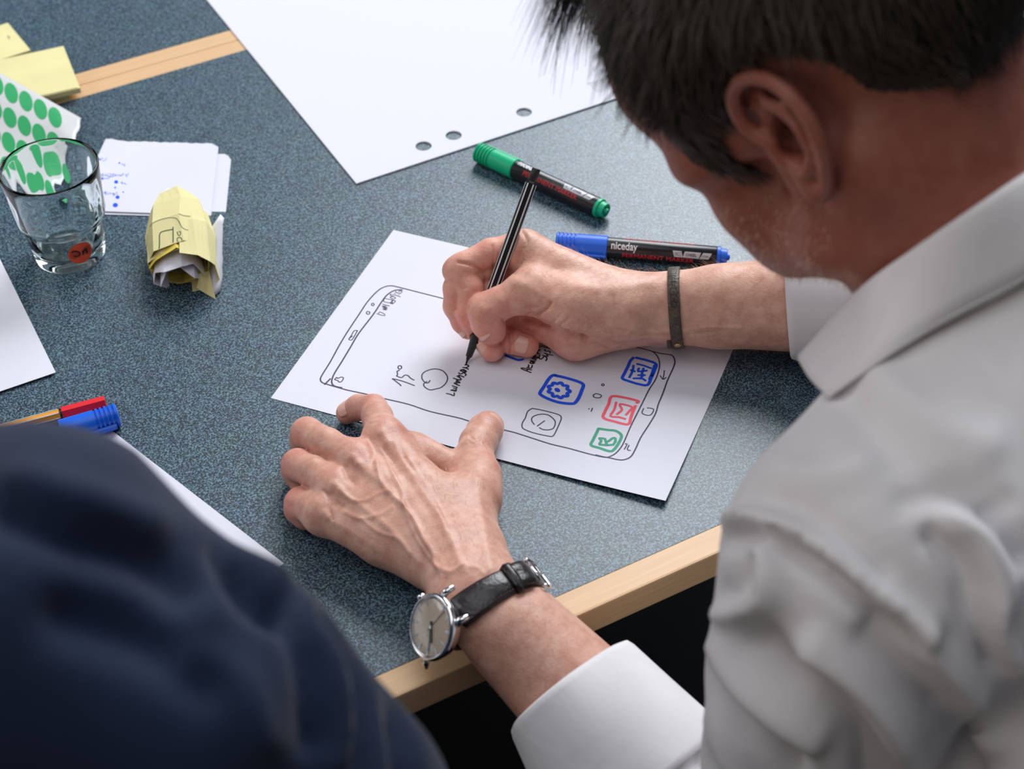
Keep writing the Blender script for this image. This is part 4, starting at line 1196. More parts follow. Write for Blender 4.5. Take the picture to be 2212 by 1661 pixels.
jaw = np.clip((-18 - hv[:, 2]) / 25, 0, 1) * np.clip((hv[:, 1] + 5) / 20, 0, 1); jaw[:k_] = 0; jaw[k_ + len(HV):] = 0
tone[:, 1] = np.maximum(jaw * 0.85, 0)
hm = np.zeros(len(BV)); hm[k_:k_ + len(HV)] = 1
tone[:, 0] = np.maximum(tone[:, 0], hm * 0.30); tone[:, 1] = np.maximum(tone[:, 1], hm * 1.0); tone[:len(LH_V), 1] = 0.30  # whole head painted darker: tan plus the shade on the face
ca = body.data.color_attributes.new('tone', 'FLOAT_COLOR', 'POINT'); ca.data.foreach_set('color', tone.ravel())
LBV = bvh_of(LH_V, LH_Q); RBV = bvh_of(RH_V, RH_Q)


# ---- fingernails
def nail(tip, base, nrm, rad, ln, wd_ang=1.05, name='fingernail', back=1.5):
    L = un(np.asarray(tip) - np.asarray(base)); N_ = un(nrm - L * (nrm @ L)); S_ = np.cross(L, N_)
    c = np.asarray(tip) + L * (rad * 0.45 - back); V = []; F = []; nu, nv = 10, 9
    for i in range(nu + 1):
        u = i / nu
        for j in range(nv + 1):
            t = -1 + 2 * j / nv
            s_ = (1 - abs(1 - 2 * u) ** 3.2 * (1 if u < .5 else .25)) ** .45; a = t * wd_ang * max(s_, .12)
            x = -ln * (1 - u) + (1 - t * t) * 1.4 * (u - 0.35) * 1.4
            r = rad * (1.075 - 0.10 * u * u)
            V.append(c + L * x + (N_ * math.cos(a) + S_ * math.sin(a)) * r)
    for i in range(nu):
        for j in range(nv):
            a = i * (nv + 1) + j; F.append((a, a + 1, a + nv + 2, a + nv + 1))
    o = mesh(name, np.array(V), F, 'nail', MAN, True)
    md = o.modifiers.new('t', 'SOLIDIFY'); md.thickness = 0.0006
    return o


nail(P(1054, 922, 12), P(1036, 950, 17), cd(0.46, 0.10, 0.9), 11.6, 12, 0.80, back=3.5)           # left thumb
nail(P(750, 892, 8.6), P(775, 880, 15), cd(-0.1, 0.5, 0.85), 8.2, 8.5, .85, back=2.5)            # left index
nail(P(1139, 747, 9.4), P(1106, 738, 10.5), cd(0.16, -0.10, 1.0), 8.95, 9.0, 0.80, back=3.0)   # right little finger
nail(P(1063, 755, 9.6), P(1044, 728, 14), cd(-0.75, -0.25, 0.60), 8.8, 9, .8, back=2.5)            # right ring finger
nail(P(1012, 712, 15), P(1000, 696, 19), cd(-0.95, 0.1, 0.25), 7.6, 8.5)             # right middle finger
nail(P(1062, 714, 27), P(1054, 698, 31), cd(-0.72, -0.50, 0.45), 10.8, 12)           # right thumb
for s in (-1, 1):                                                                     # eyes
    mb = MB(); lathe(mb, h2w((s * 31, 78, 14)), hF, [(-11, .1), (-8, 8), (0, 11.5), (6, 9.8), (10, 5.5), (11.4, .1)], 20); e = mb.build('eye', 'eyew', MAN, True)
    mb = MB(); lathe(mb, h2w((s * 31, 78, 14)), hF, [(9.9, 5.6), (11.2, 4.0), (11.7, .1)], 20); mb.build('iris', 'iris', e, True)


# ---- hair: scalp layer and strands
def hair():
    hw = hair_weight(HV); N = vnormals(HV, HQ)
    keep = hw[HQ].max(1) > 0.02; Q = HQ[keep]; used = np.unique(Q); mp = -np.ones(len(HV), int); mp[used] = np.arange(len(used))
    th = np.clip(hw, 0, 1) * (3.0 + 8.0 * np.clip((HV[:, 2] - 25) / 55, 0, 1)); th = th * np.clip(np.sqrt(((HV[:, 1] + 10) / 33) ** 2 + ((HV[:, 2] - 2) / 39) ** 2) - .55, .35, 1)
    th = th * np.clip((96 - HV[:, 1]) / 50, .12, 1)
    lump = 1 + 0.25 * np.sin(HV[:, 0] * .21 + HV[:, 2] * .13) * np.sin(HV[:, 1] * .17)
    S = (HV + N * (th * lump)[:, None] - N * 0.6 * (hw < .05)[:, None])[used]
    Vs = [HC + S @ HA]; Fs = [tuple(mp[f]) for f in Q]
    cand = np.where(hw > 0.35)[0]
    vis = cand[(N[cand] @ HA @ un(CC - HC)) > -0.45]
    pick = rng.choice(vis, 15000)
    crown = np.array([5, -45, 125.]); k = len(used); V2 = []
    for i in pick:
        p = HV[i] + rng.normal(0, 1.2, 3); n = N[i]; x, y, z = p
        g = p - crown; g = g - n * (g @ n); g = un(g + 1e-6)
        fr = max(0, (y - 20) / 60) * max(0, (z - 84) / 30)
        g = un(g + np.array([0, 0.9, -0.15]) * fr)
        g = un(g - n * (g @ n) + rng.normal(0, 0.20, 3))
        ln = 9 + 24 * np.clip((z + 5) / 70, 0, 1) + 14 * min(fr, 1.2); ln *= rng.uniform(.7, 1.25) * (1 if y < 40 or z > 118 else max(.22, 1 - (y - 40) / 40))
        if abs(x) > 45 and z < 32: g = un(np.array([0, -.55, -.8]) + rng.normal(0, .15, 3)); ln = 9
        ee = math.hypot((y + 10) / 33, (z - 2) / 39)
        if abs(x) > 45 and ee < 1.9: ln = min(ln, 6 + 22 * (ee - 1)); g = un(g + np.array([0, -.8 if y < 0 else -.2, .1]))
        lift = 0.42 + 0.35 * np.clip(z / 90, 0, 1) * 0.5
        sd = un(np.cross(g, n)); wv = rng.uniform(.35, .62)
        st = p + n * th[i] * .6
        pts = [st + g * ln * t + n * (lift * ln * .42 * math.sin(t * 2.2) ) - np.array([0, 0, 1]) * (ln * .10 * t * t) for t in (0, .33, .66, 1)]
        for a, t in zip(pts, (1, .95, .75, .15)):
            V2 += [a - sd * wv * t, a + sd * wv * t]
        for j in range(3):
            b = k + 2 * j; Fs.append((b, b + 2, b + 3, b + 1))
        k += 8
    # loose front locks
    for _ in range(2000):
        x = rng.uniform(-12, 60); y = rng.uniform(62, 98); z = 112 - (y - 60) * 0.30 - (abs(x) / 62) ** 2 * 22 + rng.uniform(-6, 12)
        clump = math.sin(x * .35) * .5
        g = un(np.array([clump * .35 - 0.15, 1.0, 0.12 - .3 * rng.random()]) + rng.normal(0, .09, 3)); ln = rng.uniform(44, 74) * (1 + .3 * clump)
        sd = un(np.cross(g, [0, 0, 1]) + rng.normal(0, .2, 3)); p = np.array([x, y, z])
        for t, ww in zip((0, .33, .66, 1), (.6, .55, .4, .1)):
            a = p + g * ln * t + np.array([0, 0, -1]) * ln * .42 * t * t
            V2 += [a - sd * ww, a + sd * ww]
        for j in range(3):
            b = k + 2 * j; Fs.append((b, b + 2, b + 3, b + 1))
        k += 8
    V = np.concatenate([Vs[0], HC + np.array(V2) @ HA])
    o = mesh('hair', V, Fs, 'hair', MAN, True); o['kind'] = 'stuff'
    # stubble edge
    js = np.where((HV[:, 2] < -28) & (HV[:, 1] > 0) & (np.abs(HV[:, 0]) < 75) & (HV[:, 2] > -105))[0]
    mb = MB()
    for i in rng.choice(js, 2600):
        p = HV[i] + rng.normal(0, .8, 3); g = un(N[i] + np.array([0, .2, -.9]) + rng.normal(0, .3, 3)); sd = un(np.cross(g, N[i]) + 1e-3) * .12
        a, b = HC + (p - sd) @ HA, HC + (p + sd) @ HA; c = HC + (p + g * 3.2) @ HA
        mb.add([a, b, c], [(0, 1, 2)])
    o = mb.build('beard_stubble', 'armhair', MAN); o['kind'] = 'stuff'
    # eyebrows
    for s in (-1, 1):
        mb = MB()
        for _ in range(160):
            x = s * rng.uniform(14, 48); p = np.array([x, 101 - (abs(x) / 48) ** 2 * 18, 33 + rng.uniform(-2, 3)]); g = un(np.array([s * 1, -.2, .2]) + rng.normal(0, .2, 3)); sd = np.array([0, .1, .25])
            mb.add([HC + (p - sd) @ HA, HC + (p + sd) @ HA, HC + (p + g * 8) @ HA], [(0, 1, 2)])
        o = mb.build('eyebrow', 'hair', MAN); o['kind'] = 'stuff'


hair()


# ---- fine hair on the forearms
def armhair(V, Q, box, n, dirn, ln, name='arm_hair', dens=None):
    N = vnormals(V, Q); uv = PX(V); view = CC - V; view /= np.linalg.norm(view, axis=1)[:, None]; f = (N * view).sum(1)
    ok = np.where((uv[:, 0] > box[0]) & (uv[:, 0] < box[2]) & (uv[:, 1] > box[1]) & (uv[:, 1] < box[3]) & (f > -0.35))[0]
    mb = MB()
    for i in rng.choice(ok, n):
        nn = N[i]; g = un(dirn - nn * (dirn @ nn) + rng.normal(0, .25, 3)); l = ln * rng.uniform(.5, 1.4)
        pts = [V[i] + nn * .05 + g * l * t + nn * l * .45 * math.sin(t * 1.9) for t in (0, .5, 1)]
        sd = un(np.cross(g, nn))
        for a, w_ in zip(pts, (.075, .065, .02)): pass
        Vv = []
        for a, w_ in zip(pts, (.075, .065, .02)): Vv += [a - sd * w_, a + sd * w_]
        mb.add(Vv, [(0, 2, 3, 1), (2, 4, 5, 3)])
    o = mb.build(name, 'armhair', MAN); o['kind'] = 'stuff'


armhair(RH_V, RH_Q, (1140, 480, 1720, 760), 1500, un(RW['up'] * .4 - RW['ax']), 6.5)
armhair(LH_V, LH_Q, (900, 1000, 1260, 1560), 420, un(LW['lat'] * .5 - LW['ax'] * .8), 4.5)


# ================================================================== clothing
def fold_noise(V, s, seed=0):
    r = np.random.default_rng(seed); out = np.zeros(len(V))
    for k in range(6):
        d = un(r.normal(0, 1, 3)); ph = r.uniform(0, 6.28); d2 = un(r.normal(0, 1, 3))
        out += np.sin(V @ d * s * (1 + .5 * k) + ph + 1.7 * np.sin(V @ d2 * s * .6 + k)) / (1 + .6 * k)
    return out / 2.2


def shirt():
    F = torso_field(3.6, 9)
    # opening at the neck
    F.cone(LSH + np.array([14, 2, 2]), NBw + np.array([-8, -8, 5]), 54, 65, 22); F.cone(RSH, NBw + np.array([8, -8, 5]), 54, 65, 22)
    # sleeves down to the rolled cuffs
    F.cone(LEL, lwr + lax * 108, 49, 40, 14); F.cone(REL, P(1745, 655, 44), 47, 40, 14)
    # bulk of the sleeve hanging under the shoulder
    F.cone(LSH + np.array([-4, -14, -40]), LSH + (LEL - LSH) * .62, 56, 53, 20)
    V, Q = F.surf(); V = relax(V, Q, 3, 0.5); N = vnormals(V, Q)
    V = V + N * (fold_noise(V, 0.045, 3) * 2.6)[:, None]
    st = [  # armhole seam ridge and the folds round it
        ([(1550, 1130), (1590, 1118), (1650, 1126), (1720, 1150), (1800, 1200), (1880, 1270), (1950, 1320), (2000, 1345)], 28.5, 9.375),
        ([(1555, 1165), (1620, 1152), (1700, 1180), (1790, 1240), (1880, 1320), (1960, 1385)], 24.7, -10),
        ([(1560, 1095), (1640, 1085), (1730, 1108), (1830, 1170), (1900, 1230)], 26.6, -3.125),
        ([(1620, 1215), (1600, 1280), (1575, 1290)], 26.6, -7.5), ([(1650, 1190), (1660, 1260), (1640, 1300), (1560, 1320)], 30.4, 8.75),
        ([(1545, 1400), (1600, 1470), (1680, 1540), (1760, 1590)], 30.4, 10), ([(1535, 1440), (1590, 1530), (1660, 1600), (1720, 1661)], 26.6, -10),
        ([(1640, 1390), (1700, 1450), (1790, 1500), (1860, 1600), (1880, 1700)], 38, -11.25), ([(1760, 1400), (1850, 1480), (1930, 1580), (1960, 1680)], 38, 11.25),
        ([(1880, 1380), (1980, 1480), (2060, 1580), (2090, 1700)], 34.2, -10), ([(1990, 1380), (2080, 1480), (2150, 1600)], 34.2, 10),
        ([(1520, 1540), (1560, 1600), (1620, 1690)], 26.6, 7.5), ([(1500, 1575), (1520, 1640), (1560, 1700)], 22.8, -6.25),
        ([(2060, 1130), (2120, 1170), (2160, 1260), (2150, 1360), (2190, 1430)], 30.4, 8.75), ([(2020, 1160), (2080, 1230), (2100, 1320), (2140, 1440)], 26.6, -8.75), ([(2140, 1110), (2212, 1200)], 26.6, -7.5),
        ([(1820, 860), (1900, 950), (1990, 1020), (2100, 1060)], 45.6, -3.75), ([(1900, 820), (2000, 900), (2130, 960)], 45.6, 4.375), ([(1680, 1010), (1760, 1030), (1860, 1010)], 38, 3.75), ([(1960, 1080), (2050, 1060), (2160, 1090)], 30.4, -5),
        ([(1090, 1530), (1150, 1560), (1230, 1590), (1300, 1640)], 17.1, -6.25), ([(1090, 1555), (1140, 1590), (1190, 1640)], 20.9, 5), ([(1100, 1510), (1130, 1530)], 15.2, 2.5),
    ]
    V = carve(V, Q, st)
    sm_ = smooth([(1550, 1130), (1590, 1118), (1650, 1126), (1720, 1150), (1800, 1200), (1880, 1270), (1950, 1320)], 6)
    pk = [([tuple(p + np.array([-6, -12])), tuple(p + np.array([5, 12]))], 3.5, (1.4 if k % 2 else -1.4)) for k, p in enumerate(sm_)]
    V = carve(V, Q, pk)
    # trim: nothing beyond the cuff ends or under the seat
    dl = (V - lwr) @ lax; near = np.linalg.norm(V - lwr - np.outer(dl, lax), axis=1) < 75
    rl = (V - P(1745, 655, 44)) @ RW['ax']
    drop = (near & (dl < 92) & (V[:, 1] > -330)) | ((rl < 16) & (V[:, 0] > 120) & (V[:, 1] > -200) & (np.linalg.norm(V - P(1745, 655, 44), axis=1) < 90)) | (V[:, 2] < -300)
    Q = Q[~drop[Q].any(1)]
    o = quadmesh('shirt', V, Q, 'shirt', MAN)
    md = o.modifiers.new('t', 'SOLIDIFY'); md.thickness = 0.0012; md.offset = -1
    return o, V, Q


SHIRT, SV_, SQ_ = shirt()


def cuff(c, ax, u1, r0, r1, depth, name, tilt, wave=1.0, sx=1.0, sy=1.0, mt='shirt', drift=0.0):
    """turned-back cuff: thick sleeve end with a soft rolled lip"""
    ax = un(ax); u1 = un(u1 - ax * (u1 @ ax)); u2 = np.cross(ax, u1); n = 72; rings = []
    prof = [(depth, -3.5), (8, -3.2), (1.2, -2.4), (0, 0.0), (0.9, 1.9), (5, 2.8), (depth * .5, 3.3), (depth - 4, 3.1), (depth, 2.2), (depth + .8, 0.5), (depth + 1, -3.5)]
    for t, dr in prof:
        ring = []
        for a in np.linspace(0, 2 * math.pi, n, endpoint=False):
            s_ = t + tilt * math.cos(a) ; f = max(0, min(1, t / depth)); r = r0 + (r1 - r0) * f + dr + wave * (math.sin(3 * a + 1 + t * .05) * .8 + math.sin(7 * a + t * .1) * .3)
            ring.append(c + ax * s_ + drift * (f ** 1.2) + (u1 * math.cos(a) * sx + u2 * math.sin(a) * sy) * r)
        rings.append(ring)
    mb = MB(); mb.loft(rings, False, False); o = mb.build(name, mt, MAN, True)
    return o


CL = P(1148, 1502, 26)
cuff(lwr + lax * 74, lax, LW['lat'], 42.5, 58, 84, 'shirt_cuff', 6, 1.5, 1.0, 0.92, drift=cd(-1, -.25, 0) * 13)
cuff(P(1700, 660, 41), RW['ax'], RW['up'], 37, 48, 68, 'shirt_cuff', -3, 1.0, 1.0, 0.95)


# ---- collar: a stand and a folded leaf round the neck
def collar():
    bb = bvh_of(np.concatenate([HVw, SV_]), np.concatenate([HQ, SQ_ + len(HVw)]))

    def at(px, py, gap, dflt):
        h = hit(bb, px, py); d = -(((h[0] if h else D(px, py, dflt)) - CC) @ CR)[2]
        return D(px, py, min(d - gap, dflt + 12) if h else dflt)
    tp = [(1728, 770), (1800, 688), (1882, 612), (1960, 556), (2050, 494), (2130, 440), (2212, 385), (2290, 338)]
    bp_ = [(1789, 858), (1850, 815), (1925, 765), (2010, 716), (2100, 668), (2180, 628), (2270, 575), (2360, 510)]
    top = [at(*q, 7, dd) for q, dd in zip(tp, (835, 812, 796, 780, 770, 765, 765, 768))]
    bot = [at(*q, 7, dd) for q, dd in zip(bp_, (822, 796, 780, 765, 752, 745, 745, 750))]
    nn = un(hR * .5 + un(RSH - LSH) * .5); mid = NBw + (HC - NBw) * .3
    far = lambda l: [q - 2 * nn * ((q - mid) @ nn) for q in l[::-1]]
    T, B = smooth(top + far(top), 5), smooth(bot + far(bot), 5); n = len(T); cen = T.mean(0) * .5 + B.mean(0) * .5
    print('COLLAR', [round(float(-((q - CC) @ CR)[2])) for q in top], [round(float(-((q - CC) @ CR)[2])) for q in bot])
    rings = []
    for t, off in ((1.0, 0), (.75, 1.5), (.5, 2.2), (.25, 2.0), (.06, 1.6), (0, 0.2), (-0.02, -2.0), (.08, -4.2), (.4, -6.0), (.8, -6.5), (1.0, -6.2)):
        row = []
        for i in range(n):
            q = T[i] * (1 - max(t, 0)) + B[i] * max(t, 0); d = q - cen; ax_ = un(HC - NBw); d = d - ax_ * (d @ ax_); d = un(d)
            row.append(q + d * off + (ax_ * 1.2 if t <= 0 else 0))
        rings.append(row)
    mb = MB(); mb.loft(rings, False, False, closed=False)
    o = mb.build('collar', 'shirt', MAN, True); md = o.modifiers.new('t', 'SOLIDIFY'); md.thickness = 0.0014; md.offset = 0
    # stitched line along the lower edge
    mb = MB(); mb.tube([B[i] * .93 + T[i] * .07 + un(B[i] - cen) * 2.4 for i in range(n)], 0.35, 5); mb.build('collar_stitching', 'shirt', o)


collar()
# trousers and shoes, under the table
mb = MB()
Ftr = Fld((-120, -720, -760), (420, 140, -170), 8.0)
for s in (-1, 1):
    hp = PEL + np.array([s * 90, 0, -30]); kn = np.array([150 + s * 150, -190, -290.]); an = np.array([150 + s * 150, -150, -660.])
    Ftr.cone(hp, kn, 92, 66, 20); Ftr.cone(kn, an, 64, 50, 10)
Ftr.cone(PEL + np.array([-70, 0, -20]), PEL + np.array([70, 0, -20]), 125, 125, 20)
V, Q = Ftr.surf(); V = V + vnormals(V, Q) * (fold_noise(V, .04, 5) * 3)[:, None]; quadmesh('trousers', V, Q, 'trousers', MAN)
for s in (-1, 1):
    Fs = Fld((150 + s * 150 - 70, -230, -742), (150 + s * 150 + 70, 130, -610), 5)
    x = 150 + s * 150
    Fs.cone((x, -165, -695), (x, 40, -712), 40, 28, 10); Fs.cone((x, -165, -680), (x, -60, -690), 38, 36, 10)
    V, Q = Fs.surf(); V[:, 2] = np.maximum(V[:, 2], -739.5); quadmesh('shoe', V, Q, 'leather', MAN)


# ================================================================== wristwatch
def surf_ring(bv, c, ax, u1, off, n=72, rmax=70, fallback=30):
    """points of the skin round a limb, found by casting inwards"""
    ax = un(ax); u1 = un(u1 - ax * (u1 @ ax)); u2 = np.cross(ax, u1); R_ = []
    for a in np.linspace(0, 2 * math.pi, n, endpoint=False):
        d = u1 * math.cos(a) + u2 * math.sin(a); h = bv.ray_cast(Vector(c + d * rmax), Vector(-d))
        R_.append(rmax - h[3] if h[0] is not None and h[3] < rmax else fallback)
    R_ = np.array(R_)
    for _ in range(4): R_ = (np.roll(R_, 1) + R_ + np.roll(R_, -1)) / 3
    return R_ + off, u1, u2


def watch():
    t = empty('wristwatch', 'steel wristwatch with a pale round dial and black leather strap', 'watch')
    Nn = cd(-0.74, 0.13, 0.66); c0 = P(1052, 1312, 33)
    # strap
    sax = un(lax - Nn * (lax @ Nn) * .55)
    rr, u1, u2 = surf_ring(LBV, c0, sax, Nn, 1.0)
    up_ = u2 if u2 @ cd(0.5, 0.6, 0.6) > 0 else -u2; sg = 1 if up_ is u2 else -1
    n = len(rr); ang = np.linspace(0, 2 * math.pi, n, endpoint=False)
    def sp(a, lift, s): r = np.interp(a % (2 * math.pi), np.append(ang, 2 * math.pi), np.append(rr, rr[0])) + lift; return c0 + (u1 * math.cos(a) + u2 * math.sin(a) * 1) * r + sax * s
    rows = []; aa = np.linspace(-0.02, 2 * math.pi - 0.30, 80) if sg > 0 else np.linspace(0.30, 2 * math.pi + 0.02, 80)
    for a in aa:
        w_ = 9.6 - 1.6 * math.sin((a - .3) / (2 * math.pi - .6) * math.pi)
        rows.append([sp(a, .2, -w_), sp(a, 2.2, -w_ - .1), sp(a, 3.1, -w_ + 1.6), sp(a, 3.5, 0), sp(a, 3.1, w_ - 1.6), sp(a, 2.2, w_ + .1), sp(a, .2, w_)])
    mb = MB(); mb.loft(rows, True, True); strap = mb.build('strap', 'leather', t, True)
    for s in (-1, 1):
        mb = MB(); m_ = MB()
        for k, a in enumerate(np.linspace(.34, 2 * math.pi - .34, 64)):
            if k % 1 == 0:
                m_.tube([sp(a, 2.95, s * (7.6 - 1.5 * math.sin((a - .3) / 5.7 * math.pi))), sp(a + .045, 2.95, s * (7.6 - 1.5 * math.sin((a - .3) / 5.7 * math.pi)))], .32, 5)
        m_.build('strap_stitching', 'stitch', strap)
    # strap end, keeper loop and buckle on the side towards the thumb
    ac = 1.72 * sg
    mb = MB(); K = [[sp(ac + d, l, s) for l, s in ((1, -9.6), (5.2, -10.2), (6.8, -8), (7.0, 0), (6.8, 8), (5.2, 10.2), (1, 9.6))] for d in (0, .16)]
    mb.loft(K, True, True); mb.build('strap_loop', 'leather', t, True)
    K = []
    for d in np.linspace(.0, .62, 12):
        w_ = 8.2 if d < .45 else 8.2 * math.cos((d - .45) / .17 * 1.3)
        K.append([sp(ac + sg * (.10 + d) - .3 * sg, 3.4 + 2.4 * math.sin(d * 4.6) * .9, s * w_) for s in (-1, -.5, 0, .5, 1)] + [sp(ac + sg * (.10 + d) - .3 * sg, 5.4 + 2.4 * math.sin(d * 4.6) * .9, s * w_) for s in (1, .5, 0, -.5, -1)])
    mb = MB(); mb.loft(K, True, True); mb.build('strap_end', 'leather', t, True)
    ab = ac + sg * .52; mb = MB()
    mb.tube([sp(ab, 4.0, -9.5), sp(ab, 5.6, -10.2), sp(ab + sg * .22, 6.0, -10.2), sp(ab + sg * .26, 6.0, -8), sp(ab + sg * .26, 6.0, 8), sp(ab + sg * .22, 6.0, 10.2), sp(ab, 5.6, 10.2), sp(ab, 4.0, 9.5)], 1.1, 10)
    mb.tube([sp(ab - .02, 5, -9), sp(ab - .02, 5, 9)], .8, 8); mb.tube([sp(ab, 5.2, 0), sp(ab + sg * .27, 6.6, 0)], .8, 8)
    mb.build('buckle', 'steel', t, True)
    # case
    R0 = 20.0
    dc = D(938, 1350, 1.0); d_ = ray(938, 1350)
    ctop = None
    # dial centre: on the line of sight, at the right height over the skin
    best = rr[0] + 8.5
    cc = c0 + u1 * best
    cp = PX(cc[None])[0]; cc = cc + cd(1, 0, 0) * (938 - cp[0]) / 3.35 - cd(0, 1, 0) * (1352 - cp[1]) / 3.35
    X = un(sax - Nn * (sax @ Nn)); Y = np.cross(Nn, X)
    mb = MB(); lathe(mb, cc, Nn, [(-8.5, 12), (-8.3, 15.5), (-6, 18.2), (-1.5, 19.8), (.4, 20.2), (1.2, 19.9), (2.3, 19.0), (2.4, 17.9), (1.0, 17.7), (0.35, 17.5)], 64, X, False); mb.build('case', 'steel', t, True)
    mb = MB(); lathe(mb, cc, Nn, [(-.4, 17.7), (.3, 17.7), (.34, .05)], 48, X); dl = mb.build('dial', 'dial', t)
    mb = MB(); mb.loft([[cc + Nn * z_ + r_ * (math.cos(a) * X + math.sin(a) * Y) for a in np.linspace(0, 2 * math.pi, 64, endpoint=False)] for z_, r_ in ((1.6, 17.7), (2.6, 17.6), (3.2, 16.5), (3.8, 13), (4.2, 9), (4.4, 5), (4.5, 1), (4.5, .1))], False, True); g = mb.build('crystal', 'glass', t, True)
    md = g.modifiers.new('t', 'SOLIDIFY'); md.thickness = 0.0008
    mb = MB()
    up12 = un(cd(0.15, 1.0, 0) - Nn * (cd(0.15, 1.0, 0) @ Nn)); rt = np.cross(up12, Nn)
    for k in range(12):
        a = k * math.pi / 6; d = up12 * math.cos(a) + rt * math.sin(a); mb.box(cc + d * 14.6 + Nn * .6, 1.9, .42 if k % 3 else .7, .22, A=np.array([d, np.cross(Nn, d), Nn]))
    mb.build('hour_mark', 'steel', dl)
    for nm, a, L_, w_ in (('hour_hand', 165, 9.2, .8), ('minute_hand', 176, 14, .55), ('second_hand', 40, 15, .16), ):
        d = up12 * math.cos(math.radians(a)) + rt * math.sin(math.radians(a)); mb = MB(); mb.box(cc + d * (L_ / 2 - 1.6) + Nn * 1.0, L_ / 2 + 1.6, w_, .12, A=np.array([d, np.cross(Nn, d), Nn])); mb.build(nm, 'inkdkgreen' if nm == 'hour_hand' else 'ink', dl)
    mb = MB(); lathe(mb, cc, Nn, [(.4, 1.2), (1.5, 1.2), (1.6, .1)], 12); mb.build('hand_hub', 'steel', dl)
    # lugs on the strap side and away
    q = [cc + Y * s1 * 17.5 + X * s2 * 10.4 for s1 in (-1, 1) for s2 in (-1, 1)]
    for s1 in (-1, 1):
        for s2 in (-1, 1):
            a_ = cc + Y * s1 * 15.5 + X * s2 * 10.6 - Nn * 2; b_ = cc + Y * s1 * 24 + X * s2 * 11.0 - Nn * 5.5
            mb = MB(); mb.tube([a_, (a_ + b_) / 2 + Nn * 1.2, b_], [2.4, 2.1, 1.6], 10); mb.build('lug', 'steel', t, True)
    cr = -X if (PX((cc - X * 20)[None])[0][1] < PX((cc + X * 20)[None])[0][1]) else X
    mb = MB()
    for k in range(1): lathe(mb, cc + cr * 20 - Nn * 2.5, cr, [(-.5, 1.6), (.6, 1.8), (.8, 2.9), (3.6, 2.9), (4.0, 2.4), (4.0, .05)], 24)
    mb.build('crown', 'steel', t, True)


watch()


# ================================================================== leather bracelet
def bracelet():
    t = empty('bracelet', 'worn brown leather bracelet with a brass stud on the writing arm', 'bracelet')
    c = P(1462, 664, 33); ax = un(RW['ax'] + 0.05 * ZUP); rr, u1, u2 = surf_ring(RBV, c, ax, RW['up'], 0.5)
    n = len(rr); ang = np.linspace(0, 2 * math.pi, n, endpoint=False)
    def sp(a, lift, s): r = np.interp(a % (2 * math.pi), np.append(ang, 2 * math.pi), np.append(rr, rr[0])) + lift; return c + (u1 * math.cos(a) + u2 * math.sin(a)) * r + ax * s
    prof = ((.1, -3.9), (1.6, -4.3), (2.3, -3.6), (2.2, 0), (2.3, 3.6), (1.6, 4.3), (.1, 3.9))
    rows = [[sp(a, l, s) for l, s in prof] for a in np.linspace(0, 2 * math.pi, 97)[:-1]]
    mb = MB(); mb.loft(rows + [rows[0]], False, False); b = mb.build('band', 'brownleather', t, True)
    best = min(np.linspace(0, 2 * math.pi, 144), key=lambda a: -PX(sp(a, 2, 0)[None])[0][1])
    tops = min(np.linspace(0, 2 * math.pi, 144), key=lambda a: PX(sp(a, 2, 0)[None])[0][1])
    face = [a for a in np.linspace(0, 2 * math.pi, 240) if (sp(a, 2, 0) - c) @ un(CC - c) > 8]
    ys = sorted(face, key=lambda a: PX(sp(a, 2, 0)[None])[0][1])
    def at(y): return min(face, key=lambda a: abs(PX(sp(a, 2, 0)[None])[0][1] - y))
    mb = MB()
    for y, kind in ((587, 0), (601, 1), (615, 1), (630, 2), (645, 2), (658, 3)):      # stamped ornaments
        a = at(y); da = .085
        pts = {0: [(-da, -2), (da, -2), (da, 2), (-da, 2), (-da, -2)], 1: [(-da, -1.8), (0, 0), (da, -1.8), (da, 1.8), (0, .8), (-da, 1.8), (-da, -1.8)], 2: [(da, -2.2), (-da, -2.2), (-da, 2.2), (da, 2.2), (da, .6), (0, .6), (0, -.8)],
               3: [(da * math.cos(k), 1.7 * math.sin(k)) for k in np.linspace(0, 6.28, 12)]}[kind]
        q = [sp(a + x, 2.4, s) for x, s in pts]; nn = un(sp(a, 3, 0) - sp(a, 2, 0)); ribbon(mb, q, .55, nn, .06)
    mb.build('stamped_ornament', 'blackmatte', b)
    a = at(744); q = sp(a, 2.0, 0); nn = un(sp(a, 3, 0) - sp(a, 2, 0))
    mb = MB(); lathe(mb, q, nn, [(0, 2.6), (.9, 2.6), (1.4, 2.0), (1.1, 1.2), (1.1, .05)], 20); mb.build('stud', 'brass', t, True)
    # the overlapping tab beside the stud
    mb = MB(); K = []
    for d in np.linspace(-.1, .5, 8): K.append([sp(a + d, l, s) for l, s in ((.2, -7.4), (1.6, -7.6), (1.8, -4.6), (.2, -4.2))])
    mb.loft(K, True, True); mb.build('band_end', 'brownleather', t, True)


bracelet()


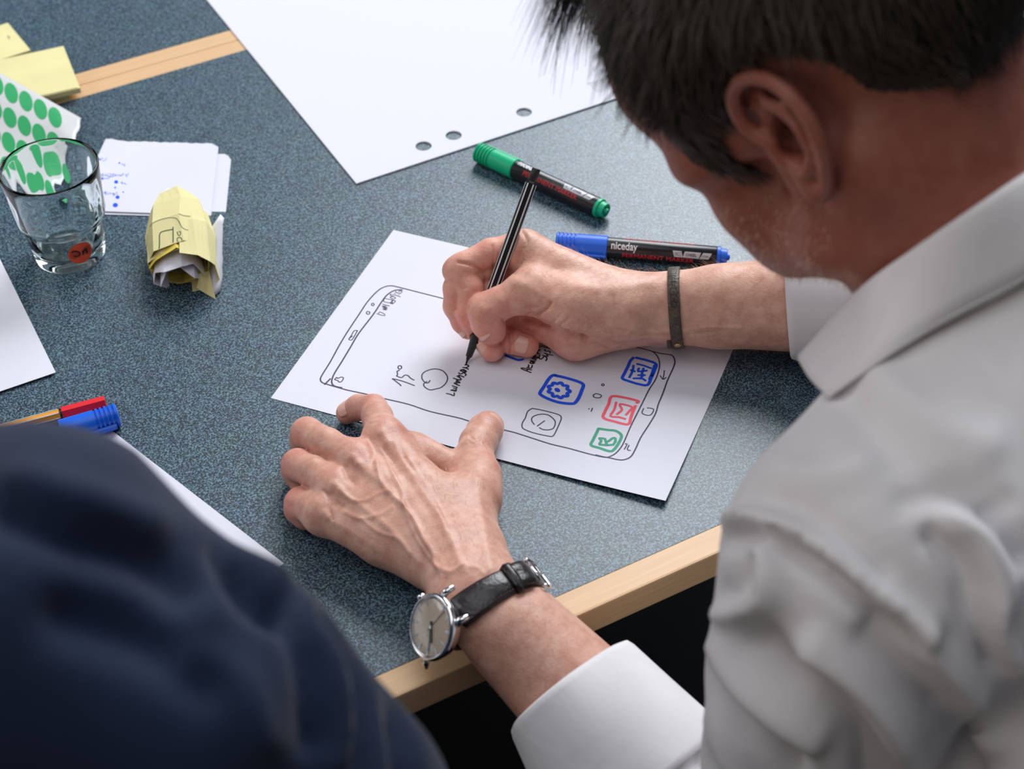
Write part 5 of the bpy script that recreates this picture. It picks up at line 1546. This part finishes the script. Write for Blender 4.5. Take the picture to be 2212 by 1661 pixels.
# ================================================================== crumpled note paper
def crumple():
    t = empty('crumpled_paper', 'crumpled yellow paper ball with drawn lines and a white flap', 'paper')
    A0 = P(382, 462, 24); A1 = P(392, 606, 18)
    ax = un(A1 - A0); L = np.linalg.norm(A1 - A0); v = un(np.cross(ax, ZUP)); u = np.cross(v, ax); u = u if u[2] > 0 else -u
    v = un(np.cross(u, ax)); v = v if PX((A0 + v * 10)[None])[0][0] > PX(A0[None])[0][0] else -v
    def facet_tube(name, st_, nv, mt, seed, sc=(1, 1), off=(0, 0), arc=(0, 2 * math.pi), jr=.10, je=3.0, sub_=3):
        """loft of a few crooked polygons: large flat facets with sharp creases"""
        r = np.random.default_rng(seed); full = arc[1] - arc[0] > 6.2; K = nv if full else nv + 1
        base = np.array([arc[0] + (arc[1] - arc[0]) * (k + (r.uniform(-.25, .25) if full else 0)) / nv for k in range(K)]); rings = []
        for i, (tt_, rr_) in enumerate(st_):
            ring = []
            for k in range(K):
                a = base[k] + r.uniform(-.13, .13); q_ = rr_ * (1 + r.uniform(-jr, jr)); e = r.uniform(-je, je) * (1 if i in (0, len(st_) - 1) else .8)
                q = A0 + ax * (tt_ + e) + v * (math.sin(a) * q_ * sc[0] + off[0]) + u * (math.cos(a) * q_ * sc[1] + off[1])
                q[2] = max(q[2], .5 + r.random() * .4); ring.append(q)
            rings.append(ring)
        V = []; F = []; nn_ = K * sub_ if full else (K - 1) * sub_ + 1
        for i, ring in enumerate(rings):
            for k in range(K if full else K - 1):
                for s_ in range(sub_): V.append(ring[k] * (1 - s_ / sub_) + ring[(k + 1) % K] * s_ / sub_ + (np.array([0, 0, r.uniform(-.25, .25)]) if i in (0, len(rings) - 1) else 0))
            if not full: V.append(ring[-1])
        for i in range(len(rings) - 1):
            for k in range(nn_ if full else nn_ - 1):
                p_, q_ = i * nn_ + k, i * nn_ + (k + 1) % nn_
                if (i + k // sub_) % 2: F += [(p_, q_, q_ + nn_), (p_, q_ + nn_, p_ + nn_)]
                else: F += [(p_, q_, p_ + nn_), (q_, q_ + nn_, p_ + nn_)]
        o = mesh(name, np.array(V), F, mt, t); md = o.modifiers.new('t', 'SOLIDIFY'); md.thickness = .00035; md.offset = 0
        return o, np.array(V), F
    o, V, F = facet_tube('yellow_sheet', [(-24, 5), (-17, 15), (2, 23.5), (28, 26.5), (57, 26)], 9, 'yellow', 41, sc=(1.0, .84), je=2.2)
    facet_tube('yellow_sheet', [(6, 20), (34, 24.5), (72, 25)], 6, 'yellow', 9, sc=(1.04, .86), off=(3, 0), arc=(-.1, 3.0), je=4)
    facet_tube('yellow_sheet', [(0, 19), (28, 23), (61, 23.5)], 9, 'yellow', 17, sc=(1, .80), je=2.5)
    facet_tube('deep_yellow_sheet', [(4, 18), (34, 21.5), (63, 22)], 8, 'yellow2', 12, sc=(1, .80), je=2.5)
    facet_tube('white_sheet', [(2, 12), (34, 17.5), (71, 18)], 6, 'paper_in', 23, sc=(1.05, .78), off=(-3, -3), arc=(-2.6, 1.6), je=5)
    facet_tube('white_sheet', [(6, 8), (34, 13), (74, 14.5)], 5, 'paper_in', 29, sc=(1.05, .78), off=(-2, -4), arc=(-2.4, 1.9), je=5)
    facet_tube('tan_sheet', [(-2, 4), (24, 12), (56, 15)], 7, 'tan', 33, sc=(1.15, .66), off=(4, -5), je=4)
    facet_tube('white_sheet', [(-29, 5), (-22, 9), (-8, 15)], 7, 'paper', 52, sc=(.95, .8), off=(-1, 1), arc=(-1.4, 1.1), je=2)
    bv = bvh_of(V, F)
    def zp(l): return [(280 + x * .16854, 400 + y * .16854) for x, y in l]
    ink_on(bv, [zp([(255, 545), (300, 490), (380, 450), (460, 428), (540, 418), (600, 430), (640, 480), (670, 540), (730, 575), (830, 580)]), zp([(630, 370), (700, 395), (780, 405), (810, 440)]), zp([(240, 640), (228, 760), (210, 900)])], .45, 'drawn_line', 'inkdkgreen', o, lift=.45, n=4, split=True)
    ink_on(bv, [zp([(375, 870), (385, 760), (390, 625), (450, 590), (550, 570)]), zp([(558, 540), (560, 700), (556, 850)]), zp([(825, 550), (800, 680), (750, 830)]), zp([(955, 800), (930, 950), (880, 1090), (850, 1180)])], .75, 'drawn_line', 'inkdkgreen', o, lift=.45, n=4, split=True)
    ink_on(bv, [zp([(610, 600), (630, 650), (650, 640), (655, 600), (630, 600)]), zp(circ((640, 700), 32, 28, 9)), zp(circ((662, 775), 34, 34, 9)), zp([(590, 840), (620, 825), (640, 850), (630, 870)]), zp([(660, 870), (665, 835), (690, 850)])], .55, 'drawn_letters', 'inkdkgreen', o, lift=.45, n=2)
    ink_on(bv, [zp([(930 - k * 8, 680 + k * 28), (905 - k * 8, 690 + k * 28), (915 - k * 8, 704 + k * 28)]) for k in range(13)], .45, 'drawn_letters', 'inkdkgreen', o, lift=.45, n=1)
    # standing flap on the right: white outside, yellow inside
    fl = [(P(436, 520, 10), P(436, 622, 2)), (P(452, 502, 18), P(450, 634, 1)), (P(466, 480, 27), P(463, 640, .8)), (P(478, 464, 31), P(474, 630, .8)), (P(482, 472, 29), P(480, 612, 1)), (P(481, 486, 24), P(479, 598, 1))]
    V = []; n = 9; ncol = len(fl); r = np.random.default_rng(5)
    for j in range(n + 1):
        for i, (a, b) in enumerate(fl): V.append(a * (1 - j / n) + b * j / n + np.array([0, 0, 1]) * (2.2 * math.sin(j / n * 3.14) + r.uniform(0, 1.2)) + v * r.uniform(-.7, .7))
    F = [(j * ncol + i, j * ncol + i + 1, (j + 1) * ncol + i + 1, (j + 1) * ncol + i) for j in range(n) for i in range(ncol - 1)]
    o2 = mesh('white_flap', np.array(V), F, 'paper', t, True); md = o2.modifiers.new('t', 'SOLIDIFY'); md.thickness = .0004
    q = [P(436, 570, 10), P(452, 545, 16), P(456, 580, 9), P(448, 615, 3)]; V = q + [x + np.array([0, 0, -.4]) for x in q]
    mesh('yellow_scrap', np.array(V), [(0, 1, 2, 3), (7, 6, 5, 4), (0, 4, 5, 1), (1, 5, 6, 2), (2, 6, 7, 3), (3, 7, 4, 0)], 'yellow2', t)
    q = [P(430, 592, 14), P(452, 585, 12), P(466, 646, .6), P(448, 636, 1.2), P(425, 622, 4)]; V = q + [x + np.array([0, 0, -.4]) for x in q]
    mesh('yellow_corner', np.array(V), [(0, 1, 2, 3, 4), (9, 8, 7, 6, 5), (0, 5, 6, 1), (1, 6, 7, 2), (2, 7, 8, 3), (3, 8, 9, 4), (4, 9, 5, 0)], 'yellow', t)


crumple()


# ================================================================== the neighbour in navy
NAV = empty('person', 'person in a dark navy shirt leaning in at the lower left, seen from behind', 'person')


def navy():
    S0 = D(50, 1345, 600); E0 = D(660, 1790, 620); W0 = D(1100, 2250, 640)
    S2 = S0 + np.array([-330, 60, -10]); F0 = P(-250, 1500, 60)
    C = (S0 + S2) / 2 + np.array([-20, -170, -110]); PE_ = np.array([C[0] - 10, C[1] - 70, -190])
    lo = np.minimum.reduce([S0, E0, S2, C, PE_]) - 190; hi = np.maximum.reduce([S0, E0, S2, C, PE_]) + 190
    def build(F, g):
        F.cone(S0, D(400, 1555, 606), 75 + g, 60 + g, 22)
        F.cone(D(400, 1555, 606), E0, 60 + g, 53 + g, 22)
        F.cone(E0, E0 + np.array([10, -30, -190]), 50 + g, 44 + g, 22)
        F.cone(S0 + np.array([-40, -10, -5]), S2, 74 + g, 74 + g, 30)
        F.cone((S0 + S2) / 2, C, 100 + g, 125 + g, 50); F.cone(C, PE_, 128 + g, 125 + g, 50)
        F.cone(S2, S2 + np.array([-80, 60, -240]), 62 + g, 50 + g, 22)
    F = Fld(lo, hi, 4.2); build(F, 0)
    V, Q = F.surf(); V = relax(V, Q, 2, .5)
    N = vnormals(V, Q); V = V + N * (fold_noise(V, .03, 11) * 3.4)[:, None]
    V = carve(V, Q, [
        ([(480, 1195), (520, 1240), (560, 1290), (600, 1310)], 39.0, -11.90), ([(460, 1175), (440, 1240), (450, 1320)], 45.0, 4.25), ([(500, 1190), (560, 1215), (610, 1240)], 30.0, 8.50),
        ([(700, 1330), (760, 1420), (790, 1540), (780, 1661)], 27.0, -9.35), ([(660, 1320), (710, 1420), (730, 1540), (725, 1661)], 30.0, 6.80), ([(800, 1380), (850, 1470), (870, 1590), (880, 1700)], 24.0, -7.65), ([(620, 1330), (660, 1440), (670, 1600)], 30.0, -5.10),
        ([(20, 1100), (160, 1160), (300, 1200), (400, 1270)], 51.0, -7.65), ([(60, 1050), (200, 1090), (320, 1140)], 51.0, 5.95), ([(150, 1330), (300, 1380), (450, 1460)], 60.0, -6.80), ([(430, 1420), (520, 1480), (560, 1600)], 45.0, 5.95)])
    low = V[:, 2] < PE_[2] - 90; Q = Q[~low[Q].any(1)]
    quadmesh('shirt', V, Q, 'navy', NAV)
    G = Fld(lo, hi, 9); build(G, -26)
    nb = (S0 + S2) / 2 + np.array([0, 60, 60]); G.cone(nb + np.array([0, -60, -40]), nb + np.array([0, 40, 60]), 54, 46, 20)
    V1, Q1 = G.surf()
    # head, bent over the table beyond the left edge of the view
    dlt = nb + np.array([0, 70, 130])
    cz, sz = math.cos(-.75), math.sin(-.75); Rz = np.array([[cz, -sz, 0], [sz, cz, 0], [0, 0, 1]])
    hd = (HVw - NBw) @ Rz.T + nb + np.array([0, 20, 10])
    Vb, Qb = sculpt_mesh([(V1, Q1), (hd, HQ)])
    b = quadmesh('body', Vb, Qb, 'skin', NAV)
    tn = np.zeros((len(Vb), 4), np.float32); tn[:, 3] = 1; b.data.color_attributes.new('tone', 'FLOAT_COLOR', 'POINT').data.foreach_set('color', tn.ravel())
    hw = hair_weight(HV); keep = hw[HQ].max(1) > .02; Q2 = HQ[keep]; us = np.unique(Q2); mp = -np.ones(len(HV), int); mp[us] = np.arange(len(us))
    N2 = vnormals(hd, HQ); quadmesh('hair', (hd + N2 * (np.clip(hw, 0, 1) * 7)[:, None])[us], mp[Q2], 'hair', NAV)
    Ft = Fld(PE_ - np.array([260, 120, 560]), PE_ + np.array([260, 560, 130]), 9)
    for s in (-1, 1):
        hp = PE_ + np.array([s * 90, 0, -30]); kn = hp + np.array([s * 40, 400, -70]); an = kn + np.array([0, 20, -400]); an[2] = -655
        Ft.cone(hp, kn, 92, 66, 20); Ft.cone(kn, an, 64, 50, 10)
        Ft.cone(an + np.array([0, -10, -42]), an + np.array([0, 120, -58]), 36, 24, 6)
    Ft.cone(PE_ + np.array([-70, 0, -20]), PE_ + np.array([70, 0, -20]), 118, 118, 20)
    V, Q = Ft.surf(); V[:, 2] = np.maximum(V[:, 2], -739.5); quadmesh('trousers', V, Q, 'trousers', NAV)


navy()
